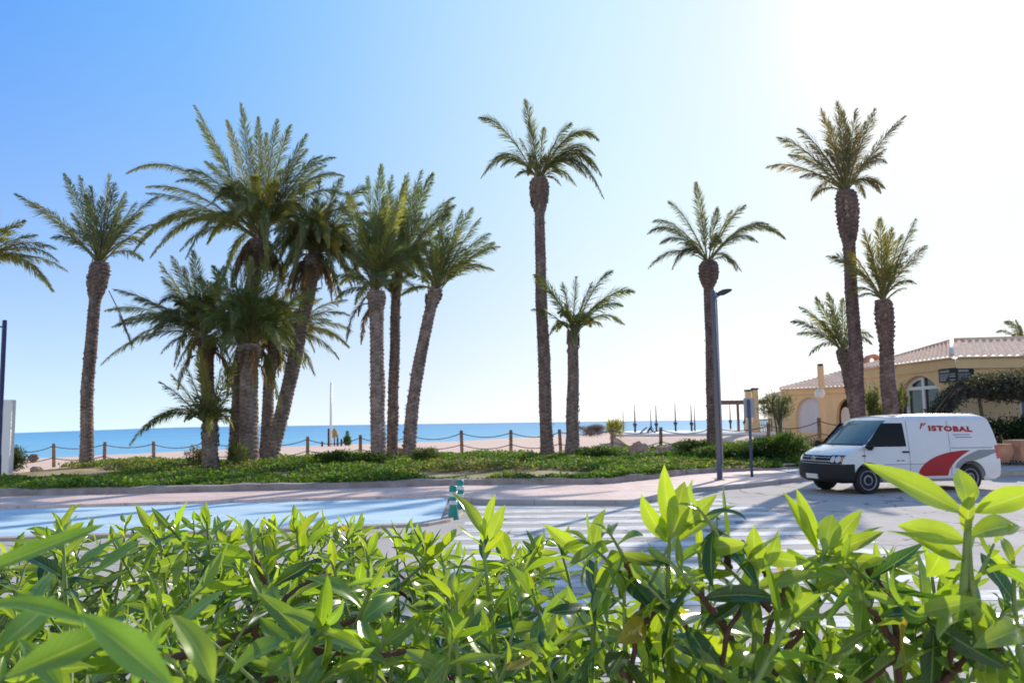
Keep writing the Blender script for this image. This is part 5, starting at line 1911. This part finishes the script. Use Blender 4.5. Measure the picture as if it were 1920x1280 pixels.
def new_acc(): return dict(p=[], d=[], u=[], L=[], W=[], c=[], curl=[], green=[], brown=[])


def big_leaf(acc, a, b, wid, col=None, curl=.3, up=(0, -.5, .8)):
    a, b = Vector(a), Vector(b)
    acc['p'].append(tuple(a)); acc['d'].append(tuple(b - a + Vector(up) * curl * .3 * (b - a).length)); acc['u'].append(up); acc['L'].append((b - a).length * 1.04); acc['W'].append(wid * .86)
    acc['c'].append(tuple(col if col is not None else LEAF_Y * .6 + LEAF_G * .4)); acc['curl'].append(curl)


def finish(name, label, acc, root_pt, cat='shrub'):
    root = empty(name, root_pt, label, cat, 'leafy shrubs of the foreground hedge')
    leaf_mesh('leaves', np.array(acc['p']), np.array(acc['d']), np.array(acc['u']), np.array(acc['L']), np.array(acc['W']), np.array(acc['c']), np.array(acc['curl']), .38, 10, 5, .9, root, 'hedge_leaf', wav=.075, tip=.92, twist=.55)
    mb = MB()
    for p, r_ in acc['green']: mb.tube(p, r_, 6, False)
    sh = mb.build('shoots', 'hedge_green_stem', root, True)
    mb = MB()
    for p, r_ in acc['brown']: mb.tube(*wobble([Vector(q) for q in p], r_, .0013), 6, False)
    join(mb.build('branches', 'hedge_bark', root, True), sh)
    return root


def woody(acc, ends, root_pt, hub_z=.95):
    """join the ends of the sprigs to main limbs and the root"""
    root_pt = Vector(root_pt)
    ends = [Vector(e) for e in ends]
    nh = max(1, len(ends) // 9)
    hubs = []
    for i in range(nh):
        grp = ends[i::nh]
        c = sum(grp, Vector()) / len(grp)
        h = c * .55 + root_pt * .45; h.z = min(c.z - .22, hub_z + random.uniform(0, .25))
        hubs.append((h, grp))
        m_ = (h + root_pt) / 2 + Vector((random.uniform(-.06, .06), random.uniform(-.06, .06), 0))
        acc['brown'].append(([root_pt - Vector((0, 0, .1)), m_, h], [.016, .011, .007]))
        for e in grp:
            k1 = h.lerp(e, .5) + Vector((random.uniform(-.05, .05), random.uniform(-.05, .05), random.uniform(-.02, .05)))
            if random.random() < .6:
                q_ = k1 + Vector((random.uniform(-.16, .16), random.uniform(-.12, .12), random.uniform(.0, .14)))
                acc['brown'].append(([k1, (k1 + q_) / 2 + Vector((0, 0, random.uniform(-.02, .02))), q_], [.0035, .0028, .0015]))
            acc['brown'].append(([h, k1, e], [.0055, .0042, .0034]))


def rand_sprigs(acc, px0, px1, n, dlo, dhi, top_fn, spread, lm, young=.5, nl=20, length=.34):
    ends = []
    for i in range(n):
        px = px0 + (px1 - px0) * (i + random.random()) / n
        d = dlo + (dhi - dlo) * random.random()
        py = top_fn(px) + spread * random.random() ** 1.3
        ap = at(px, py, d)
        st = Vector((random.gauss(.1, .65), random.gauss(0, .6), 1))
        ends.append(sprig(acc, ap, st, length * random.uniform(.75, 1.25), int(nl * random.uniform(.6, 1.3)), None, young, lm))
    return ends


# 1: dense left shrub
acc = new_acc()
tl = lambda px: 985 + 12 * math.sin(px * .03) + 10 * math.sin(px * .011 + 1)
e = rand_sprigs(acc, -260, 330, 36, 1.5, 2.3, tl, 60, .085, .55)
e += rand_sprigs(acc, -260, 330, 34, 1.0, 1.7, lambda px: 1060, 190, .085, .4)
e += rand_sprigs(acc, -180, 330, 14, .75, 1.1, lambda px: 1160, 160, .085, .3)
for px, py, d in ((117, 990, 1.15), (300, 1005, 1.6), (235, 985, 1.7)):
    e.append(sprig(acc, at(px, py, d), (random.uniform(-.1, .1), 0, 1), .4, 22, 1, .75, .075))
# big near leaves at the lower left
for (ax, ay, ad, bx_, by_, bd, wd_, cv) in ((-60, 1085, .62, 190, 985, .66, .030, .25), (10, 1270, .50, 215, 1190, .52, .040, .4), (-30, 1130, .50, 170, 1150, .50, .026, .5), (150, 1150, .50, 330, 1290, .50, .040, .35), (140, 1065, .85, 230, 1000, .9, .026, .25), (180, 1075, .80, 262, 1010, .84, .028, .3), (60, 1140, .8, 95, 1070, .85, .03, .3), (-20, 1230, .55, 120, 1120, .6, .03, .4), (330, 1180, .7, 420, 1100, .75, .026, .3), (250, 1290, .6, 300, 1160, .62, .028, .35), (120, 1300, .6, 40, 1190, .62, .03, .3), (200, 1230, .75, 330, 1200, .78, .028, .5)):
    big_leaf(acc, at(ax, ay, ad), at(bx_, by_, bd), wd_ * .62, LEAF_G * random.uniform(.9, 1.3) + np.array([.03, .06, 0]), cv)
woody(acc, e, (-.75, 1.75, 0))
finish('hedge_shrub', 'densest foreground shrub at the left, with large blurred leaves close up', acc, (-.75, 1.75, 0))

# 2: left-centre shrub with red-brown branches
acc = new_acc()
tl = lambda px: 985 + 14 * math.sin(px * .025 + 2) + 8 * math.sin(px * .06)
e = rand_sprigs(acc, 300, 700, 30, 1.5, 2.3, tl, 60, .085, .6)
e += rand_sprigs(acc, 300, 700, 24, 1.0, 1.6, lambda px: 1070, 170, .085, .4)
e += rand_sprigs(acc, 330, 660, 7, .8, 1.1, lambda px: 1170, 120, .085, .3)
for px, py, d in ((420, 995, 1.7), (515, 990, 1.8), (555, 985, 1.45), (660, 1010, 1.6)):
    e.append(sprig(acc, at(px, py, d), (random.uniform(-.1, .1), 0, 1), .4, 22, 1, .75, .08))
big_leaf(acc, at(432, 1262, .85), at(552, 1185, .86), .040, LEAF_G * 1.1, .4)
big_leaf(acc, at(400, 1280, .62), at(338, 1140, .64), .026, LEAF_Y * .6 + LEAF_G * .5, .4)
# long reddish limbs
for pl_ in ([(285, 1240, 1.0), (400, 1215, 1.05), (500, 1155, 1.1), (560, 1100, 1.15), (620, 1075, 1.2)], [(515, 1145, 1.1), (500, 1100, 1.1), (470, 1030, 1.1)], [(555, 1212, 1.0), (640, 1222, 1.0), (720, 1228, 1.0), (800, 1215, 1.03)], [(560, 1195, 1.1), (620, 1180, 1.1), (690, 1150, 1.12)]):
    acc['brown'].append(([Vector(at(*q)) for q in pl_], [.0052 - .0008 * i for i in range(len(pl_))]))
for q in ((470, 1030, 1.1), (620, 1075, 1.2), (800, 1215, 1.03), (690, 1150, 1.12), (500, 1100, 1.1), (720, 1225, 1.0)):
    e.append(sprig(acc, at(*q) + np.array([0, 0, .02]), (random.uniform(-.6, .6), random.uniform(-.3, .3), 1), .22, 16, 1, .6, .075))
woody(acc, e, (-.5, 1.7, 0))
finish('hedge_shrub', 'left-centre foreground shrub with long bare reddish branches', acc, (-.5, 1.7, 0))

# 3: centre shrub
acc = new_acc()
tl = lambda px: 1005 + 16 * math.sin(px * .03)
e = rand_sprigs(acc, 690, 1060, 24, 1.4, 2.2, tl, 80, .085, .6)
e += rand_sprigs(acc, 690, 1060, 17, 1.0, 1.5, lambda px: 1080, 170, .09, .45)
e += rand_sprigs(acc, 700, 1060, 6, .85, 1.1, lambda px: 1190, 100, .09, .3)
for px, py, d, lm in ((905, 1015, 1.2, .085), (745, 1010, 1.7, .085), (800, 1020, 1.6, .085), (650, 1005, 1.7, .08), (970, 1060, 1.3, .09), (855, 1110, 1.0, .09)):
    e.append(sprig(acc, at(px, py, d), (random.uniform(-.1, .1), 0, 1), .4, 22, 1, .85, lm))
big_leaf(acc, at(912, 1010, 1.2), at(858, 915, 1.22), .022, LEAF_Y, .5)
big_leaf(acc, at(908, 1010, 1.2), at(926, 928, 1.2), .020, LEAF_Y, .1)
big_leaf(acc, at(918, 1015, 1.18), at(945, 948, 1.18), .026, LEAF_Y, .1)
woody(acc, e, (0, 1.6, 0))
finish('hedge_shrub', 'central foreground shrub whose top shoot overlaps the green bollards', acc, (0, 1.6, 0))

# 4: right-centre shrub, tall bright shoots over the zebra crossing
acc = new_acc()
tl = lambda px: 1080 + 20 * math.sin(px * .02)
e = rand_sprigs(acc, 1040, 1480, 12, 1.3, 2.0, tl, 110, .085, .55)
e += rand_sprigs(acc, 1040, 1480, 10, .95, 1.4, lambda px: 1140, 140, .095, .4)
for px, py, d, sx in ((1118, 1050, 1.05, .05), (1255, 1010, .98, .1), (1310, 1030, 1.05, -.1), (1420, 1085, .95, .08), (1215, 1090, 1.1, -.2), (1170, 1110, .95, 0)):
    e.append(sprig(acc, at(px, py, d), (sx, 0, 1), .36, 18, 1, .9, .085))
for (ax, ay, bx_, by_, d, wd_) in ((1262, 1005, 1240, 880, .98, .026), (1258, 1010, 1282, 903, .96, .030), (1265, 1005, 1338, 925, .97, .024), (1250, 1015, 1196, 935, .98, .024), (1270, 1015, 1370, 938, 1.0, .022), (1112, 1045, 1122, 952, 1.05, .024), (1108, 1048, 1022, 985, 1.05, .022), (1425, 1075, 1404, 990, .95, .026), (1430, 1070, 1468, 1000, .95, .018), (1300, 1030, 1400, 1022, .95, .026), (1415, 1100, 1545, 1072, .95, .028)):
    big_leaf(acc, at(ax, ay, d), at(bx_, by_, d * random.uniform(.97, 1.03)), wd_, LEAF_Y * random.uniform(.85, 1.1), random.uniform(.1, .4), (random.uniform(-.3, .3), -.7, .5))
for pl_ in ([(1180, 1290, .95), (1190, 1180, .97), (1212, 1110, .98), (1255, 1020, .98)], [(1350, 1290, .92), (1362, 1190, .93), (1395, 1130, .94), (1420, 1085, .95)], [(1420, 1290, .95), (1440, 1180, .95), (1470, 1100, .97), (1535, 1045, 1.0)]):
    P4 = [Vector(at(*q)) for q in pl_]
    acc['brown'].append((P4[:3], [.0034, .0028, .0022])); acc['green'].append((P4[2:], [.0022, .0016]))
    for k_ in range(4):
        q_ = P4[k_ % 3].lerp(P4[k_ % 3 + 1], random.random())
        sd_ = Vector((random.choice((-1, 1)) * random.uniform(.5, 1), random.uniform(-.5, .3), random.uniform(.5, 1))).normalized()
        ln_ = random.uniform(.07, .13)
        sprig(acc, q_ + sd_ * ln_, sd_, ln_, random.randint(6, 11), 1, .55, .075, None, .0022)
woody(acc, e, (.35, 1.35, 0))
finish('hedge_shrub', 'right-centre foreground shrub with tall bright shoots above the zebra crossing', acc, (.35, 1.35, 0))

# 5: right shrub, tallest shoot overlapping the van
acc = new_acc()
e = rand_sprigs(acc, 1470, 2080, 13, 1.2, 1.9, lambda px: 1060, 130, .08, .55)
e += rand_sprigs(acc, 1470, 2080, 17, .85, 1.3, lambda px: 1120, 160, .095, .4)
for px, py, d, sx in ((1535, 1045, 1.0, .05), (1665, 1065, 1.15, 0), (1815, 975, .85, .03), (1745, 1060, 1.2, -.1), (1900, 1050, .95, .1), (1600, 1110, 1.3, 0)):
    e.append(sprig(acc, at(px, py, d), (sx, 0, 1), .36, 18, 1, .85, .08))
for (ax, ay, bx_, by_, d, wd_, cv) in ((1813, 965, 1633, 872, .85, .031, .25), (1816, 950, 1800, 880, .84, .030, .1), (1825, 960, 1950, 918, .85, .030, .2), (1535, 1035, 1475, 925, 1.0, .022, .2), (1530, 1030, 1497, 920, 1.0, .022, .1), (1545, 1035, 1560, 965, .98, .032, .1), (1555, 1030, 1612, 955, 1.0, .024, .3), (1550, 1040, 1655, 995, 1.0, .022, .3), (1818, 1005, 1915, 975, .85, .03, .5), (1811, 1015, 1690, 985, .85, .032, .3), (1810, 1050, 1705, 1000, .85, .026, .3), (1550, 1055, 1660, 1050, .98, .024, .2), (1808, 1110, 1850, 1225, .84, .026, .3), (1770, 1030, 1740, 1080, .9, .03, .1)):
    big_leaf(acc, at(ax, ay, d), at(bx_, by_, d * random.uniform(.97, 1.03)), wd_, LEAF_Y * random.uniform(.75, 1.1), cv, (random.uniform(-.3, .3), -.7, .5))
acc['green'].append(([Vector(at(*q)) for q in ((1816, 965, .85), (1812, 1040, .85), (1806, 1120, .85), (1795, 1180, .86))], [.0034, .004, .0045, .005]))
for pl_ in ([(1795, 1180, .86), (1780, 1240, .87), (1755, 1300, .88)], [(1690, 1300, .95), (1680, 1180, .95), (1672, 1110, 1.0), (1665, 1070, 1.1)]):
    P4 = [Vector(at(*q)) for q in pl_]
    acc['brown'].append((P4[:3], [.0038, .0033, .0028]))
    if len(P4) > 3: acc['green'].append((P4[2:], [.0028, .0018]))
    for k_ in range(4):
        q_ = P4[k_ % (len(P4) - 1)].lerp(P4[k_ % (len(P4) - 1) + 1], random.random())
        sd_ = Vector((random.choice((-1, 1)) * random.uniform(.5, 1), random.uniform(-.5, .3), random.uniform(.5, 1))).normalized()
        ln_ = random.uniform(.07, .13)
        sprig(acc, q_ + sd_ * ln_, sd_, ln_, random.randint(6, 11), 1, .55, .075, None, .0022)
woody(acc, e, (.75, 1.25, 0))
finish('hedge_shrub', 'right foreground shrub whose thick upright stem rises in front of the van', acc, (.75, 1.25, 0))
